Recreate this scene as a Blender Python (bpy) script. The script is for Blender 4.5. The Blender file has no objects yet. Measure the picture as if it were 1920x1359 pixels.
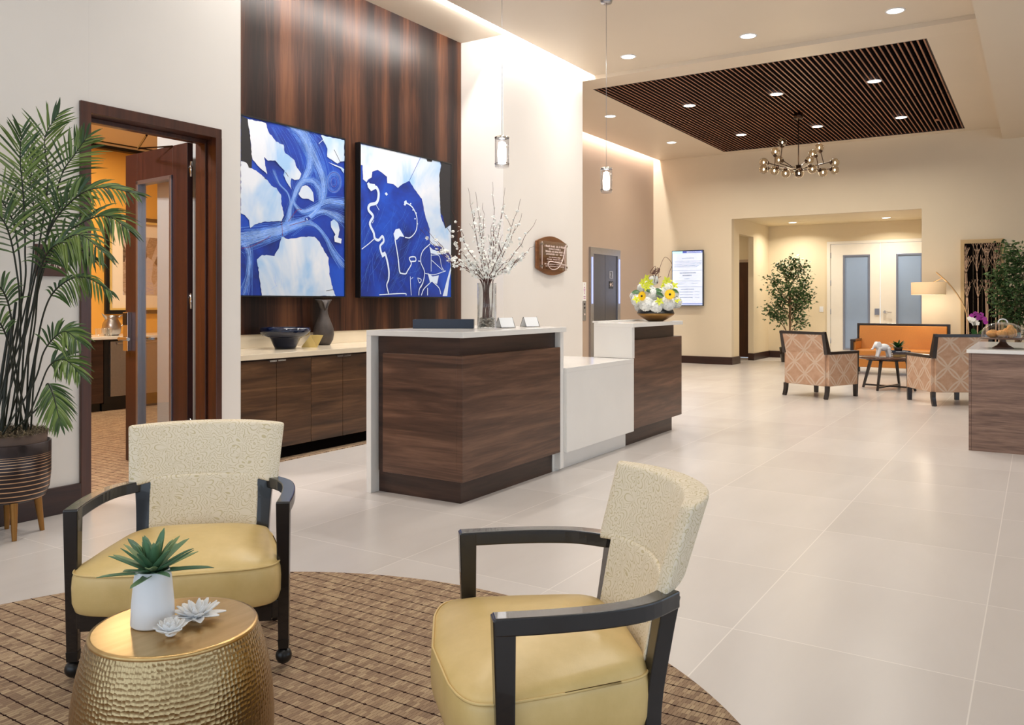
import bpy, bmesh, math, random
from mathutils import Vector, Matrix, noise as mnoise
from mathutils.geometry import tessellate_polygon
random.seed(7)
C = bpy.context.scene.collection
PI = math.pi
# ------------------------------------------------------------------ camera numbers
CH, CF, CX, HY = 1.25, 1559.0, 960.0, 566.0
CA = math.radians(32.36); cc, ss = math.cos(CA), math.sin(CA)
def ray(u, v):
    p = (u-CX)/CF
    return Vector((cc+p*ss, ss-p*cc, (HY-v)/CF))
def atD(u, v, d):
    r = ray(u, v); return Vector((r.x*d, r.y*d, CH+r.z*d))
def atY(u, v, Y):
    r = ray(u, v); return atD(u, v, Y/r.y)
def atX(u, v, X):
    r = ray(u, v); return atD(u, v, X/r.x)

# ------------------------------------------------------------------ material helpers
def lin(r, g, b):
    def f(c):
        c /= 255.0
        return c/12.92 if c <= .04045 else ((c+.055)/1.055)**2.4
    return (f(r), f(g), f(b), 1)
class NT:
    def __init__(s, name):
        s.m = bpy.data.materials.new(name); s.m.use_nodes = True
        s.t = s.m.node_tree; s.b = s.t.nodes['Principled BSDF']; s.o = s.t.nodes['Material Output']
        s.tc = s.n('ShaderNodeTexCoord')
    def n(s, ty, **kw):
        x = s.t.nodes.new(ty)
        for k, v in kw.items(): setattr(x, k, v)
        return x
    def l(s, a, b): s.t.links.new(a, b)
    def put(s, sock, v):
        if hasattr(v, 'is_linked') or isinstance(v, bpy.types.NodeSocket): s.l(v, sock)
        else: sock.default_value = v
    def mth(s, op, a, b=0.0, c=0.0):
        x = s.n('ShaderNodeMath', operation=op)
        s.put(x.inputs[0], a); s.put(x.inputs[1], b); s.put(x.inputs[2], c)
        return x.outputs[0]
    def mix(s, f, a, b, blend='MIX'):
        x = s.n('ShaderNodeMix', data_type='RGBA', blend_type=blend)
        s.put(x.inputs[0], f); s.put(x.inputs[6], a); s.put(x.inputs[7], b)
        return x.outputs[2]
    def vec(s, scale=(1, 1, 1), src='Object', loc=(0, 0, 0), rot=(0, 0, 0)):
        x = s.n('ShaderNodeMapping'); s.l(s.tc.outputs[src], x.inputs[0])
        x.inputs['Scale'].default_value = scale; x.inputs['Location'].default_value = loc
        x.inputs['Rotation'].default_value = rot
        return x.outputs[0]
    def noise(s, v, scale=5, detail=3, rough=.5, dist=0):
        x = s.n('ShaderNodeTexNoise'); s.l(v, x.inputs['Vector'])
        x.inputs['Scale'].default_value = scale; x.inputs['Detail'].default_value = detail
        x.inputs['Roughness'].default_value = rough; x.inputs['Distortion'].default_value = dist
        return x.outputs[0]
    def ramp(s, f, stops):
        x = s.n('ShaderNodeValToRGB'); s.put(x.inputs[0], f)
        e = x.color_ramp.elements
        while len(e) < len(stops): e.new(.5)
        for i, (p, c) in enumerate(stops):
            e[i].position = p; e[i].color = c if len(c) == 4 else (*c, 1)
        return x.outputs[0]
    def base(s, v): s.put(s.b.inputs['Base Color'], v)
    def set(s, **kw):
        for k, v in kw.items(): s.put(s.b.inputs[k.replace('_', ' ')], v)
    def bump(s, h, strength=.3, dist=.002):
        x = s.n('ShaderNodeBump'); x.inputs['Strength'].default_value = strength
        x.inputs['Distance'].default_value = dist; s.put(x.inputs['Height'], h)
        s.l(x.outputs[0], s.b.inputs['Normal'])
    def xyz(s, v):
        x = s.n('ShaderNodeSeparateXYZ'); s.l(v, x.inputs[0]); return x.outputs
def plain(name, col, rough=.5, metal=0, spec=.5, nz=.04, scale=9, bump=0, coat=0):
    t = NT(name); a = Vector(col[:3])
    f = t.noise(t.vec(), scale, 4)
    t.base(t.ramp(f, [(.3, tuple(a*(1-nz))), (.7, tuple(min(1, c*(1+nz)) for c in a))]))
    t.set(Roughness=rough, Metallic=metal, Specular_IOR_Level=spec, Coat_Weight=coat)
    if bump: t.bump(t.noise(t.vec(), 220, 2), bump, .001)
    return t.m
def wood(name, c1, c2, c3, axis='x', rough=.4, sc=1.0, fine=.25, coat=0):
    t = NT(name)
    s = {'x': (.9, 7, 13), 'y': (7, .9, 13), 'z': (13, 13, .7), 'h': (.9, .9, 13)}[axis]
    s = tuple(q*sc for q in s)
    a = t.noise(t.vec(s), 1.0, 5, .55, 1.1)
    b = t.noise(t.vec(tuple(q*5 for q in s)), 1.0, 3, .6, .3)
    f = t.mth('ADD', t.mth('MULTIPLY', a, 1-fine), t.mth('MULTIPLY', b, fine))
    t.base(t.ramp(f, [(.34, c1), (.5, c2), (.66, c3)]))
    t.set(Roughness=rough, Coat_Weight=coat, Coat_Roughness=.15)
    t.bump(b, .12, .001)
    return t.m
def emis(name, col, strength):
    t = NT(name); t.base(col); t.set(Emission_Color=col, Emission_Strength=strength, Roughness=.6); return t.m
def thin_glass(name, tint=(1, 1, 1, 1), refl=1.0):
    t = NT(name)
    tr = t.n('ShaderNodeBsdfTransparent'); tr.inputs[0].default_value = tint
    gl = t.n('ShaderNodeBsdfGlossy'); gl.inputs['Roughness'].default_value = .02
    lw = t.n('ShaderNodeLayerWeight'); lw.inputs[0].default_value = .5
    mx = t.n('ShaderNodeMixShader')
    f = t.mth('MULTIPLY_ADD', t.mth('POWER', lw.outputs['Facing'], 2.5), .8*refl, .04)
    t.l(f, mx.inputs[0]); t.l(tr.outputs[0], mx.inputs[1]); t.l(gl.outputs[0], mx.inputs[2])
    t.l(mx.outputs[0], t.o.inputs[0]); return t.m
def thick_glass(name, col, rough=0.0, ior=1.45):
    t = NT(name); t.base(col); t.set(Roughness=rough, Transmission_Weight=1.0, IOR=ior); return t.m

M = {}
M['wall'] = plain('wall_paint', lin(226, 220, 213), .62, nz=.012, scale=2, bump=.03)
M['wall_far'] = plain('wall_paint_warm', lin(222, 208, 184), .62, nz=.012, scale=2, bump=.03)
M['wall_tan'] = plain('wall_paint_taupe', lin(182, 160, 142), .55, nz=.012, scale=2, bump=.03)
M['wall_orange'] = plain('wall_paint_orange', lin(230, 168, 76), .55, nz=.012, scale=2)
M['alcove'] = plain('wall_paint_cream', lin(230, 214, 184), .6, nz=.012, scale=2)
M['ceiling'] = plain('ceiling_paint', lin(222, 208, 188), .45, nz=.01, scale=2)
M['grey_wall'] = plain('wall_paint_grey', lin(186, 194, 200), .6, nz=.01)
M['base'] = wood('baseboard_wood', lin(38, 20, 15), lin(50, 27, 20), lin(62, 34, 24), 'h', .35)
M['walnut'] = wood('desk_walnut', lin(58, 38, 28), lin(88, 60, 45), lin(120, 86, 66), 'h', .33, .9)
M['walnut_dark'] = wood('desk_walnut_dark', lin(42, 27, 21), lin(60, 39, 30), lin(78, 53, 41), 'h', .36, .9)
M['credenza'] = wood('credenza_wood', lin(50, 32, 19), lin(78, 52, 32), lin(112, 80, 52), 'h', .36, .8)
M['island'] = wood('island_wood', lin(96, 72, 60), lin(130, 101, 85), lin(156, 126, 108), 'h', .42, 1.3, .45)
M['mahogany'] = wood('door_frame_wood', lin(54, 28, 19), lin(70, 37, 25), lin(84, 46, 30), 'z', .3, 1, .2, .2)
M['door_leaf'] = wood('door_leaf_wood', lin(46, 24, 23), lin(54, 29, 27), lin(62, 34, 32), 'z', .35, 1, .2)
M['espresso'] = wood('espresso_wood', lin(24, 16, 14), lin(34, 23, 20), lin(46, 32, 27), 'h', .28, 1, .2, .3)
M['black_wood'] = plain('black_lacquered_wood', lin(22, 20, 22), .27, nz=.1, scale=30, coat=.4)
M['table_wood'] = wood('table_wood', lin(52, 28, 18), lin(74, 42, 28), lin(92, 56, 38), 'x', .18, 1, .3, .3)
M['white_quartz'] = plain('white_quartz', lin(236, 232, 226), .14, nz=.02, scale=3)
M['cream_quartz'] = plain('cream_quartz', lin(226, 211, 186), .15, nz=.03, scale=4)
M['steel'] = plain('brushed_steel', lin(176, 176, 180), .32, 1, nz=.05, scale=40)
M['dark_steel'] = plain('elevator_steel', lin(112, 114, 124), .3, 1, nz=.03)
M['chrome'] = plain('chrome', lin(215, 215, 215), .12, 1, nz=.02)
M['alu'] = plain('aluminium', lin(150, 155, 170), .3, .9, nz=.02)
M['bronze'] = plain('dark_bronze', lin(70, 52, 40), .3, .9, nz=.05)
M['black'] = plain('black_plastic', lin(16, 16, 18), .35, nz=.05)
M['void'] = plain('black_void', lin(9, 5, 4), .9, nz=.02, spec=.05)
M['white'] = plain('white_ceramic', lin(238, 240, 244), .35, nz=.01)
M['matte_white'] = plain('matte_white_plaster', lin(240, 240, 240), .7, nz=.02)
M['white_door'] = plain('white_door_paint', lin(236, 230, 220), .4, nz=.01)
M['frost'] = plain('frosted_glass', lin(146, 166, 196), .2, nz=.05, scale=1.2)
M['lens'] = emis('light_lens', (1, .97, .92, 1), 9)
M['navy'] = plain('navy_tray', lin(38, 48, 66), .5, nz=.05)
M['gold'] = plain('polished_gold', lin(240, 208, 130), .4, .35, nz=.03)
M['lamp_gold'] = plain('lamp_gold', lin(214, 178, 130), .35, .5)
M['brass'] = plain('brass_leg', lin(150, 105, 50), .35, .6, nz=.06)
M['bowl_gold'] = plain('antique_gold_bowl', lin(150, 112, 60), .3, .8, nz=.1)
M['orange_fab'] = plain('orange_upholstery', lin(194, 124, 50), .5, nz=.04, scale=60, bump=.1)
M['white_card'] = plain('white_card', lin(240, 240, 240), .6, nz=.01)
M['ink'] = plain('grey_ink', lin(150, 165, 195), .6)
M['petal'] = plain('white_petals', lin(252, 252, 246), .6, nz=.03)
M['petal_y'] = plain('yellow_petals', lin(250, 205, 20), .5, nz=.05)
M['petal_g'] = plain('lime_petals', lin(214, 220, 60), .5, nz=.1)
M['petal_p'] = plain('purple_petals', lin(170, 50, 160), .5, nz=.1)
M['bark'] = plain('bark', lin(120, 95, 68), .8, nz=.25, scale=40, bump=.4)
M['twig'] = plain('dark_red_twig', lin(92, 52, 44), .7, nz=.2, scale=60)
M['cane'] = plain('palm_cane', lin(26, 32, 18), .45, nz=.3, scale=14)
M['shade'] = None
def leafmat(name, a, b, c, rough=.42, tr=.0):
    t = NT(name)
    g = t.n('ShaderNodeNewGeometry')
    f = t.mth('ADD', t.mth('MULTIPLY', g.outputs['Random Per Island'], .75), t.mth('MULTIPLY', t.noise(t.vec(), 25, 2), .25))
    t.base(t.ramp(f, [(.05, a), (.5, b), (.95, c)])); t.set(Roughness=rough, Specular_IOR_Level=.45)
    return t.m
M['palm'] = leafmat('palm_leaflets', lin(38, 60, 32), lin(70, 98, 44), lin(120, 140, 68), .34)
M['ficus'] = leafmat('ficus_leaves', lin(36, 58, 34), lin(70, 102, 58), lin(116, 142, 88))
M['agave'] = leafmat('agave_leaves', lin(58, 98, 72), lin(96, 136, 100), lin(150, 168, 116), .4)
M['deepleaf'] = leafmat('dark_green_leaves', lin(28, 66, 34), lin(48, 96, 50), lin(90, 130, 60), .35)
M['moss'] = leafmat('dry_moss', lin(74, 62, 48), lin(108, 94, 72), lin(140, 126, 98), .9)
# thin / coloured glass
M['glass'] = thin_glass('clear_thin_glass', (.985, .99, .99, 1), .8)
M['smoke_glass'] = thin_glass('amber_globe_glass', (.86, .79, .68, 1), 1.1)
M['pend_glass'] = thin_glass('pendant_glass', (.95, .95, .955, 1), .55)
M['vase_glass'] = thin_glass('vase_glass', (.95, .965, .97, 1), .9)
M['blue_glass'] = plain('blue_art_glass', lin(8, 20, 46), .08, nz=.3, scale=6, coat=.4)
# lamp shade
t = NT('lamp_shade_linen'); t.base(lin(238, 206, 166)); t.set(Roughness=.8, Emission_Color=lin(255, 214, 160), Emission_Strength=.28); M['shade'] = t.m
M['diffuser'] = emis('lamp_diffuser', (1, .9, .74, 1), 3.5)
M['pend_light'] = emis('pendant_lamp', (1, .97, .95, 1), 9)
M['bulb'] = emis('chandelier_bulb', (1, .84, .6, 1), 10)
M['screen'] = emis('screen_page', lin(214, 226, 250), .72)
M['screen_blue'] = emis('screen_blue', lin(88, 104, 190), .7)
M['screen_cyan'] = emis('screen_cyan', lin(190, 235, 250), .8)
M['led_blue'] = emis('elevator_light', lin(170, 186, 250), 1.0)
# wall veneer
t = NT('veneer_panel')
x, y, z = t.xyz(t.vec())
cx_ = t.n('ShaderNodeCombineXYZ'); t.put(cx_.inputs[0], t.mth('MULTIPLY', x, 3.4)); cx_.inputs[1].default_value = 3.3
band = t.noise(cx_.outputs[0], 1.0, 2, .5)
c2_ = t.n('ShaderNodeCombineXYZ'); t.put(c2_.inputs[0], t.mth('MULTIPLY', x, 19)); t.put(c2_.inputs[2], t.mth('MULTIPLY', z, .9))
gr = t.noise(c2_.outputs[0], 1.0, 6, .62, 1.6)
c3_ = t.n('ShaderNodeCombineXYZ'); t.put(c3_.inputs[0], t.mth('MULTIPLY', x, 130)); t.put(c3_.inputs[2], t.mth('MULTIPLY', z, 2))
fn = t.noise(c3_.outputs[0], 1.0, 3, .6, .4)
f = t.mth('ADD', t.mth('MULTIPLY', band, .66), t.mth('ADD', t.mth('MULTIPLY', gr, .28), t.mth('MULTIPLY', fn, .1)))
t.base(t.ramp(f, [(.43, lin(22, 11, 9)), (.49, lin(38, 20, 14)), (.56, lin(66, 38, 25)), (.67, lin(98, 61, 39))]))
t.set(Roughness=.36, Specular_IOR_Level=.3); M['veneer'] = t.m
# floor tiles
t = NT('floor_tile')
x, y, z = t.xyz(t.vec())
tx = t.mth('DIVIDE', t.mth('SUBTRACT', x, 3.14), .805); ty = t.mth('DIVIDE', t.mth('SUBTRACT', y, .18), .81)
def edge(q): return t.mth('ABSOLUTE', t.mth('SUBTRACT', t.mth('FRACT', t.mth('ADD', q, .5)), .5))
ed = t.mth('MINIMUM', edge(tx), edge(ty)); gro = t.mth('LESS_THAN', ed, .0028)
cb = t.n('ShaderNodeCombineXYZ'); t.put(cb.inputs[0], t.mth('FLOOR', tx)); t.put(cb.inputs[1], t.mth('FLOOR', ty))
wn = t.n('ShaderNodeTexWhiteNoise', noise_dimensions='3D'); t.l(cb.outputs[0], wn.inputs[0])
cl = t.noise(t.vec((1, 3.2, 1)), .8, 5, .55, .4)
f = t.mth('ADD', t.mth('MULTIPLY', wn.outputs[0], .28), t.mth('MULTIPLY', cl, .72))
colr = t.ramp(f, [(.2, lin(198, 190, 184)), (.8, lin(214, 207, 202))])
t.base(t.mix(gro, colr, lin(226, 219, 212))); t.set(Roughness=.27, Specular_IOR_Level=.5)
M['floor'] = t.m
# woven carpet
def carpet(name, k=1.0):
    t = NT(name); x, y, z = t.xyz(t.vec())
    wob = t.mth('MULTIPLY', t.mth('SUBTRACT', t.noise(t.vec(), 30, 2), .5), .006)
    xx = t.mth('ADD', x, wob)
    px = t.mth('DIVIDE', xx, .063); py = t.mth('DIVIDE', y, .054)
    dx = t.mth('MULTIPLY', t.mth('ABSOLUTE', t.mth('SUBTRACT', t.mth('FRACT', px), .5)), .063)
    dy = t.mth('MULTIPLY', t.mth('ABSOLUTE', t.mth('SUBTRACT', t.mth('FRACT', py), .5)), .054)
    line = t.mth('LESS_THAN', dx, .0022)
    blob = t.mth('LESS_THAN', t.mth('ADD', t.mth('MULTIPLY', dx, .9), t.mth('MULTIPLY', dy, .6)), .0052)
    row = t.mth('FLOOR', px)
    ry = t.mth('DIVIDE', t.mth('ADD', y, t.mth('MULTIPLY', row, .0047)), .0135)
    dr = t.mth('ABSOLUTE', t.mth('SUBTRACT', t.mth('FRACT', ry), .5))
    rib = t.mth('MULTIPLY_ADD', dr, 1.0, 0)
    cb = t.n('ShaderNodeCombineXYZ'); t.put(cb.inputs[0], row); t.put(cb.inputs[1], t.mth('FLOOR', ry))
    wn = t.n('ShaderNodeTexWhiteNoise', noise_dimensions='3D'); t.l(cb.outputs[0], wn.inputs[0])
    c = t.ramp(t.mth('ADD', t.mth('MULTIPLY', wn.outputs[0], .7), t.mth('MULTIPLY', t.noise(t.vec(), 260, 2), .3)),
               [(.15, lin(142, 118, 98)), (.5, lin(162, 137, 112)), (.85, lin(184, 160, 130))])
    gap = t.mth('GREATER_THAN', dr, .45)
    c = t.mix(gap, c, lin(112, 88, 68))
    c = t.mix(t.mth('MAXIMUM', line, blob), c, lin(44, 24, 20))
    t.base(c); t.set(Roughness=.95, Specular_IOR_Level=.1)
    t.bump(t.mth('SUBTRACT', t.mth('MULTIPLY_ADD', rib, -1.0, .5), t.mth('MAXIMUM', line, blob)), .5, .003)
    return t.m
M['rug'] = carpet('woven_carpet')
# yellow vinyl
t = NT('yellow_vinyl'); n1 = t.noise(t.vec(), 7, 5, .6)
t.base(t.ramp(n1, [(.3, lin(214, 184, 118)), (.7, lin(230, 200, 136))])); t.set(Roughness=.34, Specular_IOR_Level=.5)
t.bump(t.mth('ADD', t.noise(t.vec(), 9, 6, .65, 1.2), t.mth('MULTIPLY', t.noise(t.vec(), 300, 2), .15)), .12, .006); M['vinyl'] = t.m
# floral back fabric
t = NT('floral_fabric')
vo = t.n('ShaderNodeTexVoronoi'); t.l(t.vec(), vo.inputs['Vector']); vo.inputs['Scale'].default_value = 15; vo.inputs['Randomness'].default_value = .7
d = vo.outputs['Distance']
wv = t.noise(t.vec(), 22, 2, .5)
vp = t.n('ShaderNodeVectorMath', operation='SUBTRACT'); t.l(t.vec((15, 15, 15)), vp.inputs[0])
mp = t.n('ShaderNodeVectorMath', operation='SCALE'); t.l(vo.outputs['Position'], mp.inputs[0]); mp.inputs['Scale'].default_value = 15
t.l(mp.outputs[0], vp.inputs[1]); px_, py_, pz_ = t.xyz(vp.outputs[0])
th_ = t.mth('ARCTAN2', pz_, t.mth('ADD', px_, py_))
pet = t.mth('ABSOLUTE', t.mth('SINE', t.mth('MULTIPLY', th_, 3.5)))
rings = t.mth('SINE', t.mth('ADD', t.mth('MULTIPLY', t.mth('MULTIPLY', d, t.mth('MULTIPLY_ADD', pet, -.4, 1.2)), 19), t.mth('MULTIPLY', wv, 3)))
ln = t.mth('LESS_THAN', t.mth('ABSOLUTE', rings), .36)
t.base(t.mix(ln, lin(242, 229, 206), lin(216, 200, 160))); t.set(Roughness=.75, Specular_IOR_Level=.25)
t.bump(t.mth('MULTIPLY', ln, -1.0), .35, .0015); M['floral'] = t.m
# diamond lattice fabric (UV metres)
t = NT('lattice_fabric')
x, y, z = t.xyz(t.vec(src='UV'))
a = t.mth('DIVIDE', t.mth('ADD', x, y), .31); b = t.mth('DIVIDE', t.mth('SUBTRACT', x, y), .31)
fa = t.mth('ABSOLUTE', t.mth('SUBTRACT', t.mth('FRACT', a), .5)); fb = t.mth('ABSOLUTE', t.mth('SUBTRACT', t.mth('FRACT', b), .5))
# arcs: petals along the grid lines
w1 = t.mth('MULTIPLY', t.mth('POWER', t.mth('ABSOLUTE', t.mth('SINE', t.mth('MULTIPLY', b, PI))), .8), .1)
w2 = t.mth('MULTIPLY', t.mth('POWER', t.mth('ABSOLUTE', t.mth('SINE', t.mth('MULTIPLY', a, PI))), .8), .1)
g1 = t.mth('LESS_THAN', t.mth('ABSOLUTE', t.mth('SUBTRACT', t.mth('SUBTRACT', .5, fa), w1)), .045)
g2 = t.mth('LESS_THAN', t.mth('ABSOLUTE', t.mth('SUBTRACT', t.mth('SUBTRACT', .5, fb), w2)), .045)
la = t.mth('MAXIMUM', g1, g2)
bc = t.ramp(t.noise(t.vec(src='UV'), 14, 3), [(.35, lin(188, 150, 122)), (.65, lin(200, 164, 138))])
t.base(t.mix(la, bc, lin(207, 184, 163))); t.set(Roughness=.75, Specular_IOR_Level=.2); M['lattice'] = t.m
# hammered metal: dimples from UV in metres
t = NT('hammered_brass')
vo = t.n('ShaderNodeTexVoronoi'); t.l(t.vec(src='UV'), vo.inputs['Vector']); vo.voronoi_dimensions = '2D'; vo.inputs['Scale'].default_value = 92; vo.inputs['Randomness'].default_value = .42
sm = t.mth('MINIMUM', t.mth('POWER', vo.outputs['Distance'], 1.6), .5)
t.base(t.ramp(t.noise(t.vec(), 4, 2), [(.3, lin(158, 134, 96)), (.7, lin(178, 154, 114))])); t.set(Metallic=1.0, Roughness=.22)
t.bump(sm, .7, .003); M['hammer'] = t.m
t = NT('satin_brass_top'); t.base(t.ramp(t.noise(t.vec((1, 6, 1)), 6, 3), [(.3, lin(196, 162, 108)), (.7, lin(212, 180, 126))])); t.set(Metallic=1.0, Roughness=.3); M['brass_top'] = t.m
# ringed planter
t = NT('ringed_planter'); x, y, z = t.xyz(t.vec())
st = t.mth('POWER', t.mth('DIVIDE', t.mth('SUBTRACT', .45, z), .30), .62)
k = t.mth('ABSOLUTE', t.mth('SUBTRACT', t.mth('FRACT', t.mth('MULTIPLY', st, 16)), .5))
rg = t.mth('MULTIPLY', t.mth('GREATER_THAN', k, .40), t.mth('LESS_THAN', z, .44))
t.base(t.mix(rg, lin(58, 50, 50), lin(206, 164, 128))); t.set(Metallic=.75, Roughness=.3); M['planter'] = t.m
# paint
M['art_blue'] = None
t = NT('blue_paint'); n1 = t.noise(t.vec(), 2.2, 5, .6, .6)
t.base(t.ramp(n1, [(.35, lin(5, 32, 108)), (.5, lin(7, 50, 152)), (.66, lin(16, 72, 184))])); t.set(Roughness=.45); M['art_blue'] = t.m
t = NT('pale_paint'); n1 = t.noise(t.vec((1, 1, .6)), 2.0, 4, .6, .5)
t.base(t.ramp(n1, [(.36, lin(150, 186, 224)), (.5, lin(196, 208, 224)), (.6, lin(214, 218, 226))])); t.set(Roughness=.5); M['art_pale'] = t.m
M['art_black'] = plain('black_paint', lin(26, 24, 28), .5)
M['art_wisp'] = plain('light_blue_paint', lin(92, 140, 226), .5, nz=.2)
M['art_wisp2'] = plain('pale_blue_paint', lin(150, 182, 236), .5, nz=.15)
M['art_red'] = plain('red_paint', lin(120, 40, 80), .5)
M['art_line'] = plain('white_paint_line', lin(206, 220, 240), .5)
M['plaque_wood'] = wood('plaque_wood', lin(92, 54, 28), lin(112, 68, 36), lin(132, 84, 46), 'x', .4, 2)
M['sign_brown'] = plain('sign_brown', lin(72, 38, 18), .4)
M['letter'] = plain('pale_lettering', lin(226, 205, 196), .5)
M['cookie'] = plain('cookie', lin(206, 148, 84), .85, nz=.3, scale=40, bump=.6)
M['mat_board'] = plain('cream_mat_board', lin(240, 222, 200), .7, nz=.01)
t = NT('street_photograph'); vo = t.n('ShaderNodeTexVoronoi'); t.l(t.vec((1, 1, .55)), vo.inputs['Vector']); vo.inputs['Scale'].default_value = 7
f = t.mth('ADD', t.mth('MULTIPLY', t.xyz(vo.outputs['Color'])[0], .5), t.mth('MULTIPLY', t.noise(t.vec((1, 1, 3)), 9, 4, .6, 2), .5))
t.base(t.ramp(f, [(.25, lin(96, 76, 62)), (.45, lin(176, 146, 122)), (.6, lin(206, 186, 176)), (.75, lin(172, 160, 184))])); t.set(Roughness=.4); M['photo'] = t.m
t = NT('pebbles_mix'); g = t.n('ShaderNodeNewGeometry')
t.base(t.ramp(g.outputs['Random Per Island'], [(0, lin(60, 50, 44)), (.35, lin(140, 120, 100)), (.7, lin(196, 186, 172)), (1, lin(50, 60, 50))])); t.set(Roughness=.3); M['pebble'] = t.m
M['marble_sm'] = M['white']

# ------------------------------------------------------------------ mesh builder
class MB:
    def __init__(s): s.v = []; s.f = []; s.mi = []; s.sm = []; s.uv = []; s.cur = 0; s.nb = 0
    def mat(s, i): s.cur = i; return s
    def add(s, vs, fs, smooth=False, uvs=None):
        o = len(s.v); s.v += [Vector(p) for p in vs]
        for k, f in enumerate(fs):
            s.f.append(tuple(o+i for i in f)); s.mi.append(s.cur); s.sm.append(smooth); s.uv.append(uvs[k] if uvs else None)
        return s
    def box(s, x0, x1, y0, y1, z0, z1, R=None, at=None):
        e = (s.nb % 5)*.00025; s.nb += 1   # keeps overlapping boxes of one mesh from sharing a plane
        x0 -= e; x1 += e; y0 -= e; y1 += e; z0 -= e; z1 += e
        vs = [Vector((x, y, z)) for x in (x0, x1) for y in (y0, y1) for z in (z0, z1)]
        if R is not None: vs = [R @ q for q in vs]
        if at is not None: vs = [q+Vector(at) for q in vs]
        return s.add(vs, [(0, 1, 3, 2), (4, 6, 7, 5), (0, 4, 5, 1), (2, 3, 7, 6), (0, 2, 6, 4), (1, 5, 7, 3)])
    def bar(s, a, b, w, h, up=(0, 0, 1), w2=None, h2=None):
        a, b = Vector(a), Vector(b); t = (b-a).normalized(); up = Vector(up)
        sd = t.cross(up).normalized(); u = sd.cross(t).normalized()
        w2 = w if w2 is None else w2; h2 = h if h2 is None else h2
        vs = [a+sd*i*w/2+u*j*h/2 for i, j in ((-1, -1), (1, -1), (1, 1), (-1, 1))] + [b+sd*i*w2/2+u*j*h2/2 for i, j in ((-1, -1), (1, -1), (1, 1), (-1, 1))]
        return s.add(vs, [(0, 3, 2, 1), (4, 5, 6, 7), (0, 1, 5, 4), (1, 2, 6, 5), (2, 3, 7, 6), (3, 0, 4, 7)])
    def sweep(s, pts, w, h, up=(0, 0, 1)):
        """rectangular bar along a path"""
        pts = [Vector(p) for p in pts]; up = Vector(up); n = len(pts); vs = []
        for i, p in enumerate(pts):
            t = (pts[min(i+1, n-1)]-pts[max(i-1, 0)]).normalized(); sd = t.cross(up).normalized(); u = sd.cross(t).normalized()
            ww = w[i] if isinstance(w, list) else w; hh = h[i] if isinstance(h, list) else h
            vs += [p+sd*a*ww/2+u*b*hh/2 for a, b in ((-1, -1), (1, -1), (1, 1), (-1, 1))]
        fs = [(0, 3, 2, 1), tuple(4*(n-1)+k for k in range(4))]
        for i in range(n-1):
            for k in range(4): fs.append((4*i+k, 4*i+(k+1) % 4, 4*i+4+(k+1) % 4, 4*i+4+k))
        return s.add(vs, fs)
    def tube(s, pts, r, seg=8, smooth=True, cap=True):
        pts = [Vector(p) for p in pts]; n = len(pts); vs = []
        ref = Vector((0, 0, 1))
        t0 = (pts[1]-pts[0]).normalized()
        if abs(t0.z) > .9: ref = Vector((1, 0, 0))
        sd = t0.cross(ref).normalized()
        for i, p in enumerate(pts):
            t = (pts[min(i+1, n-1)]-pts[max(i-1, 0)]).normalized()
            sd = (sd - t*sd.dot(t)).normalized(); u = t.cross(sd)
            rr = r[i] if isinstance(r, (list, tuple)) else r
            for k in range(seg):
                a = 2*PI*k/seg; vs.append(p+(sd*math.cos(a)+u*math.sin(a))*rr)
        fs = []
        for i in range(n-1):
            for k in range(seg): fs.append((seg*i+k, seg*i+(k+1) % seg, seg*i+seg+(k+1) % seg, seg*i+seg+k))
        s.add(vs, fs, smooth)
        if cap:
            s.add([vs[k] for k in range(seg)], [tuple(range(seg))[::-1]]); s.add([vs[seg*(n-1)+k] for k in range(seg)], [tuple(range(seg))])
        return s
    def cyl(s, c, r, z0, z1, seg=32, r2=None, smooth=True):
        return s.lathe([(0, z0), (r, z0), (r if r2 is None else r2, z1), (0, z1)], c, seg, smooth)
    def lathe(s, prof, c=(0, 0, 0), seg=40, smooth=True, sx=1, sy=1):
        """every profile segment gets its own rings when the profile turns sharply"""
        c = Vector(c); L = 0
        for i in range(len(prof)-1):
            (r0, z0), (r1, z1) = prof[i], prof[i+1]
            dl = math.hypot(r1-r0, z1-z0)
        # shared rings
        vs = []; idx = []
        for (r, z) in prof:
            if r < 1e-6: idx.append([len(vs)]); vs.append(c+Vector((0, 0, z)))
            else:
                idx.append(list(range(len(vs), len(vs)+seg)))
                vs += [c+Vector((r*sx*math.cos(2*PI*k/seg), r*sy*math.sin(2*PI*k/seg), z)) for k in range(seg)]
        fs = []; uvs = []; L = 0
        rm = max(r for r, z in prof)
        for i in range(len(prof)-1):
            A, B = idx[i], idx[i+1]; dl = math.hypot(prof[i+1][0]-prof[i][0], prof[i+1][1]-prof[i][1])
            for k in range(seg):
                k2 = (k+1) % seg; u0 = 2*PI*rm*k/seg; u1 = 2*PI*rm*(k+1)/seg
                if len(A) == 1 and len(B) == 1: continue
                if len(A) == 1: fs.append((A[0], B[k2], B[k])[::-1] if False else (A[0], B[k2], B[k])); uvs.append([(u0, L), (u1, L+dl), (u0, L+dl)])
                elif len(B) == 1: fs.append((A[k], A[k2], B[0])); uvs.append([(u0, L), (u1, L), (u0, L+dl)])
                else: fs.append((A[k], A[k2], B[k2], B[k])); uvs.append([(u0, L), (u1, L), (u1, L+dl), (u0, L+dl)])
            L += dl
        return s.add(vs, fs, smooth, uvs)
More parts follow.
